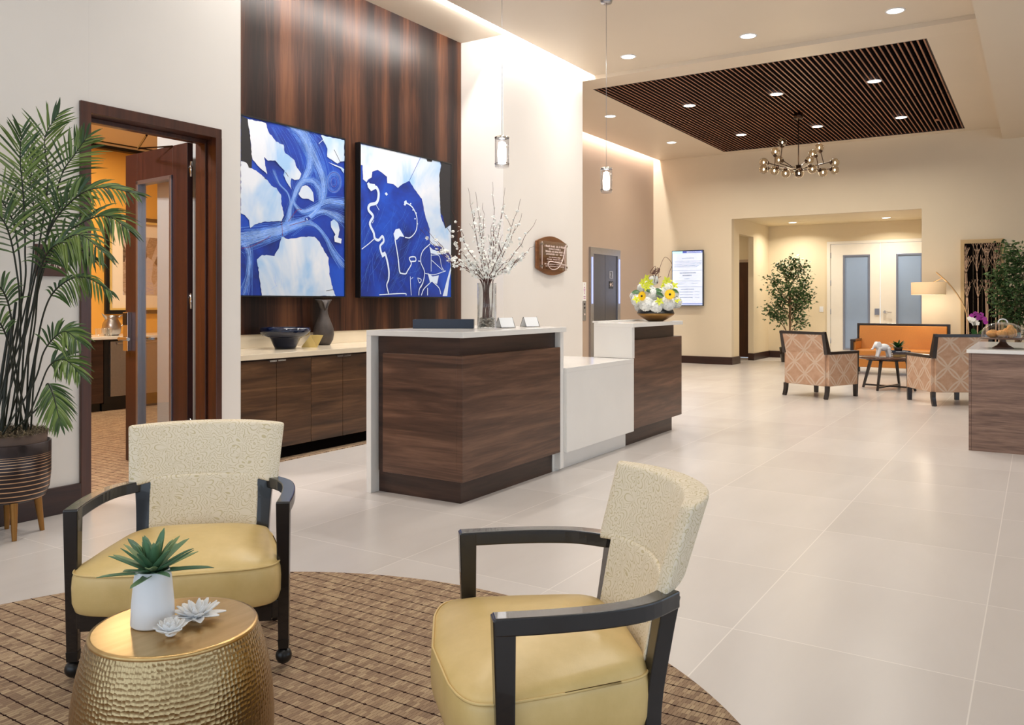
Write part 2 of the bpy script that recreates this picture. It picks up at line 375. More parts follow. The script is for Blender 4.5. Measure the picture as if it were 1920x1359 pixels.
    def ball(s, c, r, seg=16, rings=10, sc=(1, 1, 1), R=None):
        c = Vector(c); vs = [Vector((0, 0, r*sc[2]))]
        for i in range(1, rings):
            a = PI*i/rings
            for k in range(seg):
                b = 2*PI*k/seg; vs.append(Vector((r*math.sin(a)*math.cos(b)*sc[0], r*math.sin(a)*math.sin(b)*sc[1], r*math.cos(a)*sc[2])))
        vs.append(Vector((0, 0, -r*sc[2]))); fs = []
        for k in range(seg):
            fs.append((0, 1+k, 1+(k+1) % seg)); n = len(vs)-1; o = 1+(rings-2)*seg; fs.append((n, o+(k+1) % seg, o+k))
        for i in range(rings-2):
            for k in range(seg): fs.append((1+i*seg+k, 1+(i+1)*seg+k, 1+(i+1)*seg+(k+1) % seg, 1+i*seg+(k+1) % seg))
        if R is not None: vs = [R @ q for q in vs]
        return s.add([q+c for q in vs], fs, True)
    def prism(s, poly, fn0, fn1, smooth=False):
        """poly 2-D list; fn0/fn1 map a 2-D point to the two 3-D faces"""
        n = len(poly); vs = [fn0(p) for p in poly]+[fn1(p) for p in poly]
        fs = [tuple(range(n))[::-1], tuple(range(n, 2*n))]+[(i, (i+1) % n, n+(i+1) % n, n+i) for i in range(n)]
        return s.add(vs, fs, smooth)
    def grid(s, rows, smooth=True, closed=False):
        n = len(rows); m = len(rows[0]); vs = [p for r in rows for p in r]; fs = []
        for i in range(n-1):
            for k in range(m if closed else m-1): fs.append((i*m+k, i*m+(k+1) % m, (i+1)*m+(k+1) % m, (i+1)*m+k))
        return s.add(vs, fs, smooth)
    def build(s, name, mats, parent=None, world=False, bevel=0, bseg=2, subsurf=0, recalc=True):
        if not isinstance(mats, (list, tuple)): mats = [mats]
        vs = s.v
        if parent is not None and world:
            inv = wmat(parent).inverted(); vs = [inv @ q for q in vs]
        me = bpy.data.meshes.new(name); me.from_pydata([tuple(q) for q in vs], [], s.f)
        for m in mats: me.materials.append(m)
        me.polygons.foreach_set('material_index', s.mi); me.polygons.foreach_set('use_smooth', s.sm)
        uvl = me.uv_layers.new(name='UVMap'); k = 0
        for p, fu in zip(me.polygons, s.uv):
            if fu:
                for li, q in zip(p.loop_indices, fu): uvl.data[li].uv = q
            else:
                n = p.normal; ax = max(range(3), key=lambda i: abs(n[i]))
                for li in p.loop_indices:
                    q = me.vertices[me.loops[li].vertex_index].co
                    uvl.data[li].uv = (q.y, q.z) if ax == 0 else ((q.x, q.z) if ax == 1 else (q.x, q.y))
        me.validate(); me.update()
        if recalc:
            bm = bmesh.new(); bm.from_mesh(me); bmesh.ops.recalc_face_normals(bm, faces=bm.faces); bm.to_mesh(me); bm.free()
        o = bpy.data.objects.new(name, me); C.objects.link(o)
        if parent is not None: o.parent = parent
        if bevel:
            b = o.modifiers.new('bevel', 'BEVEL'); b.width = bevel; b.segments = bseg; b.limit_method = 'ANGLE'; b.angle_limit = math.radians(38)
        if subsurf:
            b = o.modifiers.new('sub', 'SUBSURF'); b.levels = subsurf; b.render_levels = subsurf
        return o
def wmat(o):
    m = Matrix.Translation(o.location) @ o.rotation_euler.to_matrix().to_4x4()
    return wmat(o.parent) @ m if o.parent else m
def thing(name, label, cat, loc=(0, 0, 0), rotz=0, group=None):
    o = bpy.data.objects.new(name, None); o.empty_display_size = .05; C.objects.link(o)
    o.location = loc; o.rotation_euler = (0, 0, rotz); o['label'] = label; o['category'] = cat
    if group: o['group'] = group
    return o
def tag(o, label, cat, group=None, kind=None):
    o['label'] = label; o['category'] = cat
    if group: o['group'] = group
    if kind: o['kind'] = kind
    return o
def struct(o, label=None, cat=None):
    o['kind'] = 'structure'
    if label: o['label'] = label
    if cat: o['category'] = cat
    return o
def sbox(name, boxes, m, label, cat, bevel=0):
    b = MB()
    for q in boxes: b.box(*q)
    return struct(b.build(name, m, bevel=bevel), label, cat)
def copy_tree(o, parent=None):
    c = o.copy(); C.objects.link(c); c.parent = parent
    for ch in list(o.children): copy_tree(ch, c)
    return c
def text(name, s, size, loc, rot, m, parent=None, ext=.001, align='CENTER'):
    cu = bpy.data.curves.new(name, 'FONT'); cu.body = s; cu.size = size; cu.extrude = ext; cu.align_x = align; cu.align_y = 'CENTER'
    cu.materials.append(m); tmp = bpy.data.objects.new(name+'_c', cu); C.objects.link(tmp)
    dg = bpy.context.evaluated_depsgraph_get(); me = bpy.data.meshes.new_from_object(tmp.evaluated_get(dg))
    bpy.data.objects.remove(tmp)
    o = bpy.data.objects.new(name, me); C.objects.link(o); o.location = loc; o.rotation_euler = rot
    if parent: o.parent = parent
    return o
def arealight(name, loc, size, energy, col, rot=(0, 0, 0), shape='DISK', sizey=None, parent=None, spread=None):
    l = bpy.data.lights.new(name, 'AREA'); l.energy = energy; l.color = col; l.shape = shape; l.size = size
    if sizey: l.size_y = sizey
    if spread: l.spread = math.radians(spread)
    o = bpy.data.objects.new(name, l); C.objects.link(o); o.location = loc; o.rotation_euler = rot
    if parent: o.parent = parent
    return o
def interp(pts, n):
    """Catmull-Rom through points"""
    P = [Vector(p) for p in pts]; P = [P[0]*2-P[1]]+P+[P[-1]*2-P[-2]]; out = []
    m = len(P)-3
    for i in range(n):
        q = i/(n-1)*m; k = min(int(q), m-1); t = q-k; a, b, c, d = P[k:k+4]
        out.append(.5*((2*b)+(c-a)*t+(2*a-5*b+4*c-d)*t*t+(3*b-a-3*c+d)*t**3))
    return out

# ================================================================== SETTING
ZC, ZF = 4.25, 4.20
sbox('floor', [(-3.2, 19.3, -6.2, 9.8, -.12, 0)], M['floor'], 'pale beige large tile floor of the lobby', 'floor')
sbox('ceiling', [(-3.2, 9.9, .515, 4.98, ZC, ZC+.3),                      # near
                 (-3.2, 16.45, -6.2, .515, 4.0, 4.55),                   # low soffit
                 (9.9, 10.35, .515, 6.68, ZF, 4.55), (16.05, 16.3, .515, 6.68, ZF, 4.55),
                 (10.35, 16.05, .515, 1.06, ZF, 4.55), (10.35, 16.05, 5.23, 6.68, ZF, 4.55),
                 (4.04, 16.45, 4.98, 6.95, 4.52, 4.6), (-3.2, 9.9, 4.98, 5.13, 4.44, 4.52), (4.04, 7.91, 5.13, 5.8, 4.28, 4.52), (9.9, 16.45, .5, 6.95, 4.5, 4.56),
                 (-3.2, 4.04, 4.98, 5.13, ZC, 4.44)],
     M['ceiling'], 'warm white plastered ceiling with stepped levels', 'ceiling')
sbox('wall_left', [(-3.2, 2.90, 4.89, 5.10, 0, 4.6), (3.835, 4.04, 4.89, 5.10, 0, 4.6), (2.90, 3.835, 4.89, 5.10, 2.405, 4.6)], M['wall'], 'off-white wall around the brown doorway at the left', 'wall')
sbox('wall_partition', [(3.985, 4.04, 5.10, 5.79, 0, 4.6)], M['grey_wall'], 'pale grey partition end behind the open door leaf', 'wall')
sbox('wall_recess', [(4.04, 7.91, 5.752, 5.80, 0, 4.5)], M['wall'], 'back of the recess behind the dark veneer', 'wall')
sbox('wall_front', [(7.91, 9.85, 5.13, 6.82, 0, 4.5)], M['wall'], 'off-white wall block carrying the wooden plaque', 'wall')
sbox('wall_elevator', [(9.85, 16.45, 6.82, 6.95, 0, 4.52)], M['wall_tan'], 'taupe wall around the elevator door', 'wall')
sbox('wall_back', [(16.3, 16.45, 5.16, 6.82, 0, 4.5), (16.3, 16.45, 1.75, 5.16, 2.9, 4.5), (16.3, 16.45, -6.2, 1.75, 0, 4.5)], M['wall_far'],
     'warm beige end wall with the wide alcove opening', 'wall')
sbox('wall_alcove', [(16.45, 16.8, 5.16, 5.273, 0, 3.1), (16.8, 17.8, 5.16, 5.273, 2.64, 3.1), (17.8, 19.2, 5.16, 5.273, 0, 3.1),
                     (19.0, 19.15, 3.83, 5.16, 0, 3.1), (19.0, 19.15, 1.6, 3.83, 2.55, 3.1), (19.0, 19.15, .9, 1.83, 0, 3.1),
                     (16.45, 19.15, 1.6, 1.75, 0, 3.1), (18.6, 18.75, 5.30, 7.6, 2.2, 3.1), (18.6, 18.75, 6.5, 7.6, 0, 2.2), (16.6, 18.75, 7.5, 7.6, 0, 3.1), (16.45, 16.6, 5.3, 7.6, 0, 3.1)],
     M['alcove'], 'cream walls of the alcove around the double doors', 'wall')
sbox('ceiling_alcove', [(16.45, 19.15, 1.6, 5.30, 2.95, 3.1), (16.45, 18.75, 5.3, 7.6, 2.95, 3.1)], M['alcove'], 'cream ceiling of the alcove', 'ceiling')
# unseen sides of the lobby: window walls letting daylight in
sbox('wall_right', [(-3.2, 16.45, -6.35, -6.2, 0, .4), (-3.2, 16.45, -6.35, -6.2, 3.2, 4.5), (-3.2, -2.6, -6.35, -6.2, .4, 3.2)]+[(q, q+.25, -6.35, -6.2, .4, 3.2) for q in (0, 3, 6, 9)]+[(11, 16.45, -6.35, -6.2, .4, 3.2)], M['wall'], 'window wall on the right side', 'wall')
sbox('wall_near', [(-3.35, -3.2, -6.35, 5.1, 0, .3), (-3.35, -3.2, -6.35, 5.1, 3.3, 4.5)]+[(-3.35, -3.2, q, q+.25, .3, 3.3) for q in (-6.35, -3.4, -.6, 2.2, 4.85)], M['wall'], 'window wall behind the viewpoint', 'wall')
# side room
sbox('wall_sideroom', [(1.2, 8.6, 9.6, 9.75, 0, 3.3), (1.2, 1.35, 5.1, 9.6, 0, 3.3), (8.45, 8.6, 6.9, 9.6, 0, 3.3)], M['wall_orange'], 'orange wall of the side room', 'wall')
sbox('ceiling_sideroom', [(1.2, 4.0, 5.10, 5.81, 3.14, 3.3), (1.2, 8.6, 5.81, 9.75, 3.14, 3.3)], M['ceiling'], 'ceiling of the side room', 'ceiling')
sbox('trim_1', [(1.35, 8.45, 9.50, 9.6, 3.10, 3.14), (1.35, 8.45, 9.30, 9.33, 3.13, 3.142)], M['black'], 'black ceiling reveal above the orange wall', 'trim')
o = sbox('floor_sideroom', [(1.35, 8.45, 5.0, 9.6, 0.0, .008)], M['rug'], 'brown gridded carpet of the side room', 'floor')
# baseboards
sbox('baseboard_left', [(-3.2, 2.84, 4.868, 4.89, 0, .16), (3.86, 4.04, 4.868, 4.89, 0, .16)], M['base'], 'dark baseboard of the left wall', 'baseboard', .003)
sbox('baseboard_elevator', [(9.85, 13.34, 6.80, 6.82, 0, .15), (14.59, 16.3, 6.80, 6.82, 0, .15)], M['base'], 'dark baseboard of the elevator wall', 'baseboard', .003)
sbox('baseboard_back', [(16.28, 16.3, 5.16, 6.80, 0, .15), (16.28, 16.82, 5.14, 5.16, 0, .15), (16.28, 16.3, -6.2, 1.75, 0, .15), (16.28, 16.46, 1.75, 1.77, 0, .15)], M['base'], 'dark baseboard of the back wall', 'baseboard', .003)
sbox('baseboard_alcove', [(17.78, 19.0, 5.14, 5.16, 0, .15), (17.78, 17.8, 5.16, 5.27, 0, .15), (18.98, 19.0, 3.90, 5.14, 0, .15)], M['base'], 'dark baseboard inside the alcove', 'baseboard', .003)
sbox('baseboard_recess', [(7.89, 7.91, 5.13, 5.75, 0, .15), (7.91, 9.85, 5.11, 5.13, 0, .15)], M['base'], 'dark baseboard behind the desk', 'baseboard', .003)
# dark veneer wall
tag(MB().box(4.04, 7.905, 5.715, 5.752, .97, 4.28).build('veneer_wall_panel', M['veneer']), 'tall dark brown wood veneer panel behind the reception desk', 'wall panel')

# door_1: brown doorway with open leaf
d1 = thing('door_1', 'open brown door with a long narrow glass lite and its brown frame', 'door', (3.35, 4.89, 0)); d1['kind'] = 'structure'
b = MB(); b.box(2.84, 2.905, 4.87, 5.12, 0, 2.405); b.box(3.83, 3.868, 4.93, 5.12, 0, 2.405); b.box(3.812, 3.862, 4.87, 4.93, 0, 2.405); b.box(2.84, 3.86, 4.87, 5.12, 2.40, 2.466)
b.box(2.905, 2.925, 4.99, 5.05, 0, 2.40); b.box(3.812, 3.83, 4.99, 5.04, 0, 2.40); b.box(2.905, 3.83, 4.99, 5.05, 2.37, 2.40)
b.build('door_frame', M['mahogany'], d1, True, .004)
hx, hy = 3.815, 5.16; ang = math.atan2(.89, .095)   # leaf direction from hinge
L = Vector((math.cos(ang), math.sin(ang), 0)); N = Vector((-L.y, L.x, 0))  # N faces camera-left
def leafpt(a, n, z): return Vector((hx, hy, 0))+L*a+N*n+Vector((0, 0, z))
def leafbox(b, a0, a1, n0, n1, z0, z1):
    vs = [leafpt(a, n, z) for a in (a0, a1) for n in (n0, n1) for z in (z0, z1)]
    b.add(vs, [(0, 1, 3, 2), (4, 6, 7, 5), (0, 4, 5, 1), (2, 3, 7, 6), (0, 2, 6, 4), (1, 5, 7, 3)])
W = .895; T = .022
b = MB(); G0, G1, Z0, Z1 = .20, .715, .20, 2.18
leafbox(b, 0, G0, -T, T, .012, 2.395); leafbox(b, G1, W, -T, T, .012, 2.395); leafbox(b, G0, G1, -T, T, .012, Z0); leafbox(b, G0, G1, -T, T, Z1, 2.395)
lf = b.build('door_leaf', M['door_leaf'], d1, True, .002)
b = MB(); q = .03; e = .012
leafbox(b, G0, G0+q, -T-e, T+e, Z0, Z1); leafbox(b, G1-q, G1, -T-e, T+e, Z0, Z1); leafbox(b, G0, G1, -T-e, T+e, Z0, Z0+q); leafbox(b, G0, G1, -T-e, T+e, Z1-q, Z1)
b.build('lite_frame', M['alu'], lf, True, .002)
b = MB(); leafbox(b, G0+q, G1-q, -.003, .003, Z0+q, Z1-q); b.build('glass_pane', M['glass'], lf, True)
b = MB(); leafbox(b, W-.095, W-.02, T, T+.032, .87, 1.17); b.tube([leafpt(W-.06, T+.02, .965), leafpt(W-.06, T+.085, .965)], .014, 12)
b.tube([leafpt(W-.045, T+.075, .965), leafpt(W-.19, T+.075, .965)], .0135, 12); b.tube([leafpt(W-.06, -T, .965), leafpt(W-.06, -T-.06, .965), leafpt(W-.17, -T-.06, .965)], .011, 10)
h = b.build('door_handle', M['chrome'], lf, True, .004)
b = MB(); leafbox(b, W-.09, W-.025, T+.032, T+.038, 1.07, 1.165); b.build('card_reader', M['black'], h, True, .003)
b = MB()
for z in (.3, 1.2, 2.15): b.cyl((hx-.002, hy-.012, 0), .009, z, z+.11, 12)
b.build('hinge', M['chrome'], d1, True)
b = MB(); b.tube([leafpt(.2, T+.0, 2.39), leafpt(.45, T+.13, 2.385), Vector((3.45, 5.13, 2.385))], .008, 6); b.build('closer_arm', M['bronze'], d1, True)
b = MB(); leafbox(b, W-.16, W-.10, -T-.04, -T, .0, .14); b.build('door_stop', M['black'], lf, True, .004)

# ------------------------------------------------------------------ room sign behind the palm
rs = thing('room_sign', 'small brown room sign half hidden behind the palm fronds', 'sign', (2.66, 4.89, 1.49))
MB().box(2.575, 2.755, 4.872, 4.889, 1.40, 1.585).build('sign_plate', M['sign_brown'], rs, True, .002)
text('lettering', '  ERT', .045, (.02, -.019, .025), (PI/2, 0, 0), M['letter'], rs); text('lettering', 'OY IN', .045, (.0, -.019, -.03), (PI/2, 0, 0), M['letter'], rs)

# ------------------------------------------------------------------ slatted ceiling
sc = thing('slatted_ceiling_panel', 'large dark wooden slatted ceiling panel holding the chandelier', 'ceiling panel', (13.2, 3.145, 4.2))
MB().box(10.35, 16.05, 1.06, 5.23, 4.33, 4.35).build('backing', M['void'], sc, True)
b = MB(); n = 62; p = 4.17/n
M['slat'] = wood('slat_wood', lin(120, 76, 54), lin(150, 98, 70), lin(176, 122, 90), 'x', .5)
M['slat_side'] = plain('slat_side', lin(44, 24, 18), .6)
for i in range(n):
    y = 1.06+p*(i+.5)
    for x0, x1 in ((10.36, 13.19), (13.21, 16.04)):
        vs = [Vector((x, yy, z)) for x in (x0, x1) for yy in (y-.0095, y+.0095) for z in (4.205, 4.30)]
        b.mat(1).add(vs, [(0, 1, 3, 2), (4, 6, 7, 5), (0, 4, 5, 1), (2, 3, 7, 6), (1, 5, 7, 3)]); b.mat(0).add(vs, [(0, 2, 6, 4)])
b.build('slats', [M['slat'], M['slat_side']], sc, True)
b = MB(); b.box(10.35, 10.37, 1.06, 5.23, 4.20, 4.33); b.box(16.03, 16.05, 1.06, 5.23, 4.20, 4.33); b.box(10.35, 16.05, 1.06, 1.075, 4.20, 4.33); b.box(10.35, 16.05, 5.215, 5.23, 4.20, 4.33)
b.build('edge_frame', M['slat_side'], sc, True)

# ------------------------------------------------------------------ recessed lights
def downlight(x, y, z, label, group, e, col, r=.085, vis=True):
    t = thing('recessed_light', label, 'ceiling light', (x, y, z), 0, group)
    MB().lathe([(r+.012, 0), (r+.012, -.004), (r-.004, -.006), (r-.004, 0)], seg=28).build('trim_ring', M['white'], t)
    MB().lathe([(0, -.003), (r-.003, -.003), (r-.003, -.001), (0, -.001)], seg=28).build('lens', M['lens'], t)
    arealight('lamp', (0, 0, -.012), r*1.5, e, col, parent=t, spread=150)
    return t
WN, WF = (1, .96, .90), (1, .925, .78)
for (x, y, lb) in ((9.35, 4.24, 'recessed light nearest the pendants in the front ceiling row'), (9.35, 2.77, 'recessed light in the middle of the front ceiling row'), (9.35, 1.25, 'rightmost recessed light of the front ceiling row')):
    downlight(x, y, ZC, lb, 'recessed lights in the front ceiling row', 34, WN)
for x, en in ((6.75, 32), (4.15, 22), (1.55, 9), (-1.0, 8)):
    for y in (4.24, 2.77, 1.25): downlight(x, y, ZC, 'recessed light above the front seating', 'recessed lights over the front seating', en, WN)
downlight(11.99, 5.75, ZF, 'recessed light beside the slats just behind the far pendant cable', 'recessed lights left of the slatted panel', 28, WF)
downlight(14.57, 5.74, ZF, 'recessed light beside the slats close to the far corner cove', 'recessed lights left of the slatted panel', 28, WF)
nm = {0: 'left', 1: 'middle', 2: 'right'}
for j, x in enumerate((11.99, 14.57)):
    for i, y in enumerate((4.44, 3.15, 1.86)):
        downlight(x, y, 4.203, '%s recessed light of the %s row in the dark slats' % (nm[i], ('near', 'far')[j]), 'recessed lights in the slatted panel', 28, WF)
downlight(18.24, 4.45, 2.95, 'left recessed light in the alcove ceiling', 'alcove lights', 34, (1, .92, .78)); downlight(18.21, 2.6, 2.95, 'right recessed light in the alcove ceiling', 'alcove lights', 34, (1, .92, .78))
tag(MB().cyl((15.04, 1.39, 0), .045, 4.188, 4.204, 24).build('sprinkler_cover', M['slat']), 'small round sprinkler cover at the right end of the slats', 'sprinkler')
# cove strips (real LED strips lying in the slots)
arealight('cove_strip_front', (6.95, 5.03, 4.42), 5.7, 150, (1, .97, .95), (math.radians(20), 0, 0), 'RECTANGLE', .03)
arealight('cove_strip_recess', (5.97, 4.985, 4.265), 3.8, 80, (1, .97, .95), (PI/2, 0, 0), 'RECTANGLE', .012)
arealight('cove_strip_far', (13.1, 6.73, 4.47), 6.3, 150, (1, .94, .88), (math.radians(20), 0, 0), 'RECTANGLE', .03)
# side room lights
arealight('side_room_lamp', (5.2, 8.3, 3.12), .5, 90, (1, .86, .62), (0, 0, 0), 'RECTANGLE', .5)
arealight('partition_fill', (2.5, 5.95, 3.12), .4, 110, (1, .93, .86), (0, 0, 0), 'RECTANGLE', .5)  # added unseen fill, brightens the grey partition through the door glass
arealight('corridor_lamp', (17.6, 6.3, 2.93), .3, 12, (1, .85, .62))

# ------------------------------------------------------------------ side room furniture
ct = tag(MB().box(4.2, 8.44, 8.88, 9.595, .825, .857).build('side_counter', M['white_quartz'], bevel=.003), 'white worktop along the orange wall of the side room', 'countertop')
fr = thing('under_counter_fridge', 'stainless steel fridge under the side room worktop', 'fridge', (5.9, 9.2, 0))
MB().box(5.49, 6.2, 8.96, 9.59, .09, .82).build('fridge_body', M['black'], fr, True); MB().box(5.55, 6.19, 8.925, 8.96, .17, .80).build('fridge_door', M['steel'], fr, True, .004)
MB().tube([(5.62, 8.90, .775), (6.1, 8.90, .775)], .012, 10).build('handle', M['chrome'], fr, True); MB().box(5.49, 6.2, 9.0, 9.5, 0.008, .09).build('base', M['black'], fr, True)
for x0, lb in ((4.2, 'dark cabinet left of the side room fridge'), (6.21, 'dark cabinet right of the side room fridge, seen through the door glass'), (7.0, 'dark cabinet at the far end of the side room worktop')):
    x1 = 5.48 if x0 == 4.2 else x0+.78
    cb_ = thing('base_cabinet', lb, 'cabinet', ((x0+x1)/2, 9.2, 0), 0, 'side room cabinets')
    MB().box(x0, x1, 8.97, 9.59, .1, .822).build('body', M['walnut_dark'], cb_, True); MB().box(x0+.005, x1-.005, 8.945, 8.97, .11, .815).build('door', M['walnut_dark'], cb_, True, .002)
    MB().box(x0, x1, 9.02, 9.5, .008, .1).build('plinth', M['black'], cb_, True)
pf = thing('framed_picture', 'framed street photograph hanging on the orange wall', 'picture', (6.5, 9.6, 1.7))
b = MB(); X0, X1, z0, z1 = 5.88, 7.15, 1.10, 2.31
for q in ((X0, X0+.07, z0, z1), (X1-.07, X1, z0, z1), (X0, X1, z0, z0+.07), (X0, X1, z1-.07, z1)): b.box(q[0], q[1], 9.555, 9.598, q[2], q[3])
b.build('frame', M['black'], pf, True, .008)
b = MB()
for q in ((X0+.05, X0+.075, z0+.05, z1-.05), (X1-.075, X1-.05, z0+.05, z1-.05), (X0+.05, X1-.05, z0+.05, z0+.075), (X0+.05, X1-.05, z1-.075, z1-.05)): b.box(q[0], q[1], 9.548, 9.58, q[2], q[3])
b.build('gold_fillet', M['gold'], pf, True)
MB().box(X0+.07, X1-.07, 9.585, 9.59, z0+.07, z1-.07).build('mat_board', M['mat_board'], pf, True); MB().box(X0+.24, X1-.24, 9.580, 9.584, z0+.24, z1-.24).build('photograph', M['photo'], pf, True)
pt = thing('metal_pitcher', 'brushed metal water pitcher on the side room worktop', 'pitcher', (5.72, 9.18, .857))
MB().lathe([(0, 0), (.075, 0), (.095, .03), (.105, .09), (.098, .14), (.075, .18), (.07, .20), (.082, .235), (.078, .235), (.066, .2), (.06, .1), (0, .02)], seg=32).build('body', M['steel'], pt)
MB().grid([[Vector((-.07, -.03, .225)), Vector((-.13, 0, .265)), Vector((-.07, .03, .225))], [Vector((-.06, -.02, .18)), Vector((-.075, 0, .18)), Vector((-.06, .02, .18))]]).build('spout', M['steel'], pt)
MB().tube(interp([(.07, 0, .2), (.13, 0, .235), (.165, 0, .20), (.15, 0, .13), (.095, 0, .09)], 14), .008, 8).build('handle', M['steel'], pt)
for i, (x, y) in enumerate(((5.50, 9.08), (5.585, 9.02), (5.60, 9.12))):
    g = MB().lathe([(0, .008), (.028, .008), (.036, .09), (.038, .09), (.03, 0), (0, 0)], seg=20).build('water_glass', M['glass']); g.location = (x, y, .857)
    tag(g, 'clear water glass standing beside the metal pitcher', 'glass', 'water glasses beside the pitcher')

# ------------------------------------------------------------------ credenza
for i, x0 in enumerate((4.15, 4.885, 5.62, 6.355, 7.09)):
    x1 = x0+.735 if i < 4 else 7.90
    lb = ['credenza cabinet nearest the brown doorway', 'credenza cabinet under the gold sculpture', 'credenza cabinet hidden behind the left desk tower', 'credenza cabinet behind the low desk counter', 'last credenza cabinet by the off-white wall'][i]
    cz = thing('credenza_cabinet', lb, 'cabinet', ((x0+x1)/2, 5.4, 0), 0, 'credenza cabinets along the veneer wall')
    MB().box(x0+.001, x1-.001, 5.07, 5.74, .11, .805).build('body', M['walnut_dark'], cz, True); MB().box(x0, x1, 5.10, 5.7, 0, .11).build('plinth', M['void'], cz, True)
    m = (x0+x1)/2
    for s_, (a, e_) in enumerate(((x0+.002, m-.002), (m+.002, x1-.002))):
        dr = MB().box(a, e_, 5.048, 5.07, .105, .795).build('door', M['credenza'], cz, True, .0015)
        hxx = (m-.075, m-.006) if s_ == 0 else (m+.006, m+.085)
        MB().box(hxx[0], hxx[1], 5.035, 5.048, .785, .797).build('handle', M['chrome'], dr, True, .001)
tag(MB().box(4.042, 4.149, 5.07, 5.74, 0, .805).build('filler_panel', M['credenza']), 'narrow wood filler at the left end of the credenza', 'panel')
cq = thing('credenza_worktop', 'cream stone worktop with upstand along the veneer wall', 'worktop', (6, 5.4, .82))
MB().box(4.042, 7.905, 5.02, 5.748, .81, .852).build('slab', M['cream_quartz'], cq, True, .002); MB().box(4.042, 7.905, 5.725, 5.7515, .852, .972).build('upstand', M['cream_quartz'], cq, True, .002)
# items
bl = MB().lathe([(0, 0), (.085, 0), (.10, .03), (.125, .085), (.15, .10), (.195, .115), (.213, .15), (.205, .178), (.19, .18), (.185, .15), (.14, .118), (.10, .08), (.08, .03), (0, .025)], seg=48, ).build('glass_bowl', M['blue_glass'])
bl.location = (4.965, 5.44, .852); tag(bl, 'dark blue glass bowl on the credenza', 'bowl')
def tetra(b, pts): b.add(pts, [(0, 1, 2), (0, 3, 1), (1, 3, 2), (0, 2, 3)])
ob = thing('gold_sculpture', 'faceted gold sculpture of joined triangles beside the blue bowl', 'sculpture', (5.23, 5.42, .852), math.radians(-57.6))
b = MB(); tetra(b, [Vector((-.07, -.03, 0)), Vector((.075, -.05, 0)), Vector((.005, -.0, .105)), Vector((.01, .07, 0))])
tetra(b, [Vector((.005, -.0, .107)), Vector((.125, -.03, .107)), Vector((.075, -.045, 0)), Vector((.05, .07, .105))]); b.build('facets', M['gold'], ob)
vz = thing('ceramic_vase', 'dark textured bottle vase with a split flared mouth on the credenza', 'vase', (5.575, 5.60, .852))
def vring(z, r, wob=0, n=28): return [Vector((r*math.cos(2*PI*k/n), r*math.sin(2*PI*k/n), z)) for k in range(n)]
rows = [vring(z, r) for z, r in ((0, .001), (0, .05), (.012, .062), (.05, .083), (.10, .092), (.15, .088), (.20, .07), (.25, .05), (.29, .037), (.32, .033))]
top = []
for z, r in ((.35, .04), (.38, .052), (.405, .068), (.42, .08)):
    row = []
    for k in range(28):
        a = 2*PI*k/28; n_ = min(abs(((a-math.radians(250)+PI) % (2*PI))-PI)/.42, 1); cut = (1-n_)*(z-.31)*1.0
        row.append(Vector((r*(1+.12*math.cos(2*a))*math.cos(a), r*math.sin(a)*.8, z-cut)))
    rows.append(row)
b = MB().grid(rows, True, True)
M['vase_dark'] = plain('ribbed_dark_ceramic', lin(74, 66, 62), .45, .3, nz=.15, scale=20, bump=.5)
v_ = b.build('body', M['vase_dark'], vz, recalc=True); so = v_.modifiers.new('sol', 'SOLIDIFY'); so.thickness = .004; so.offset = -1

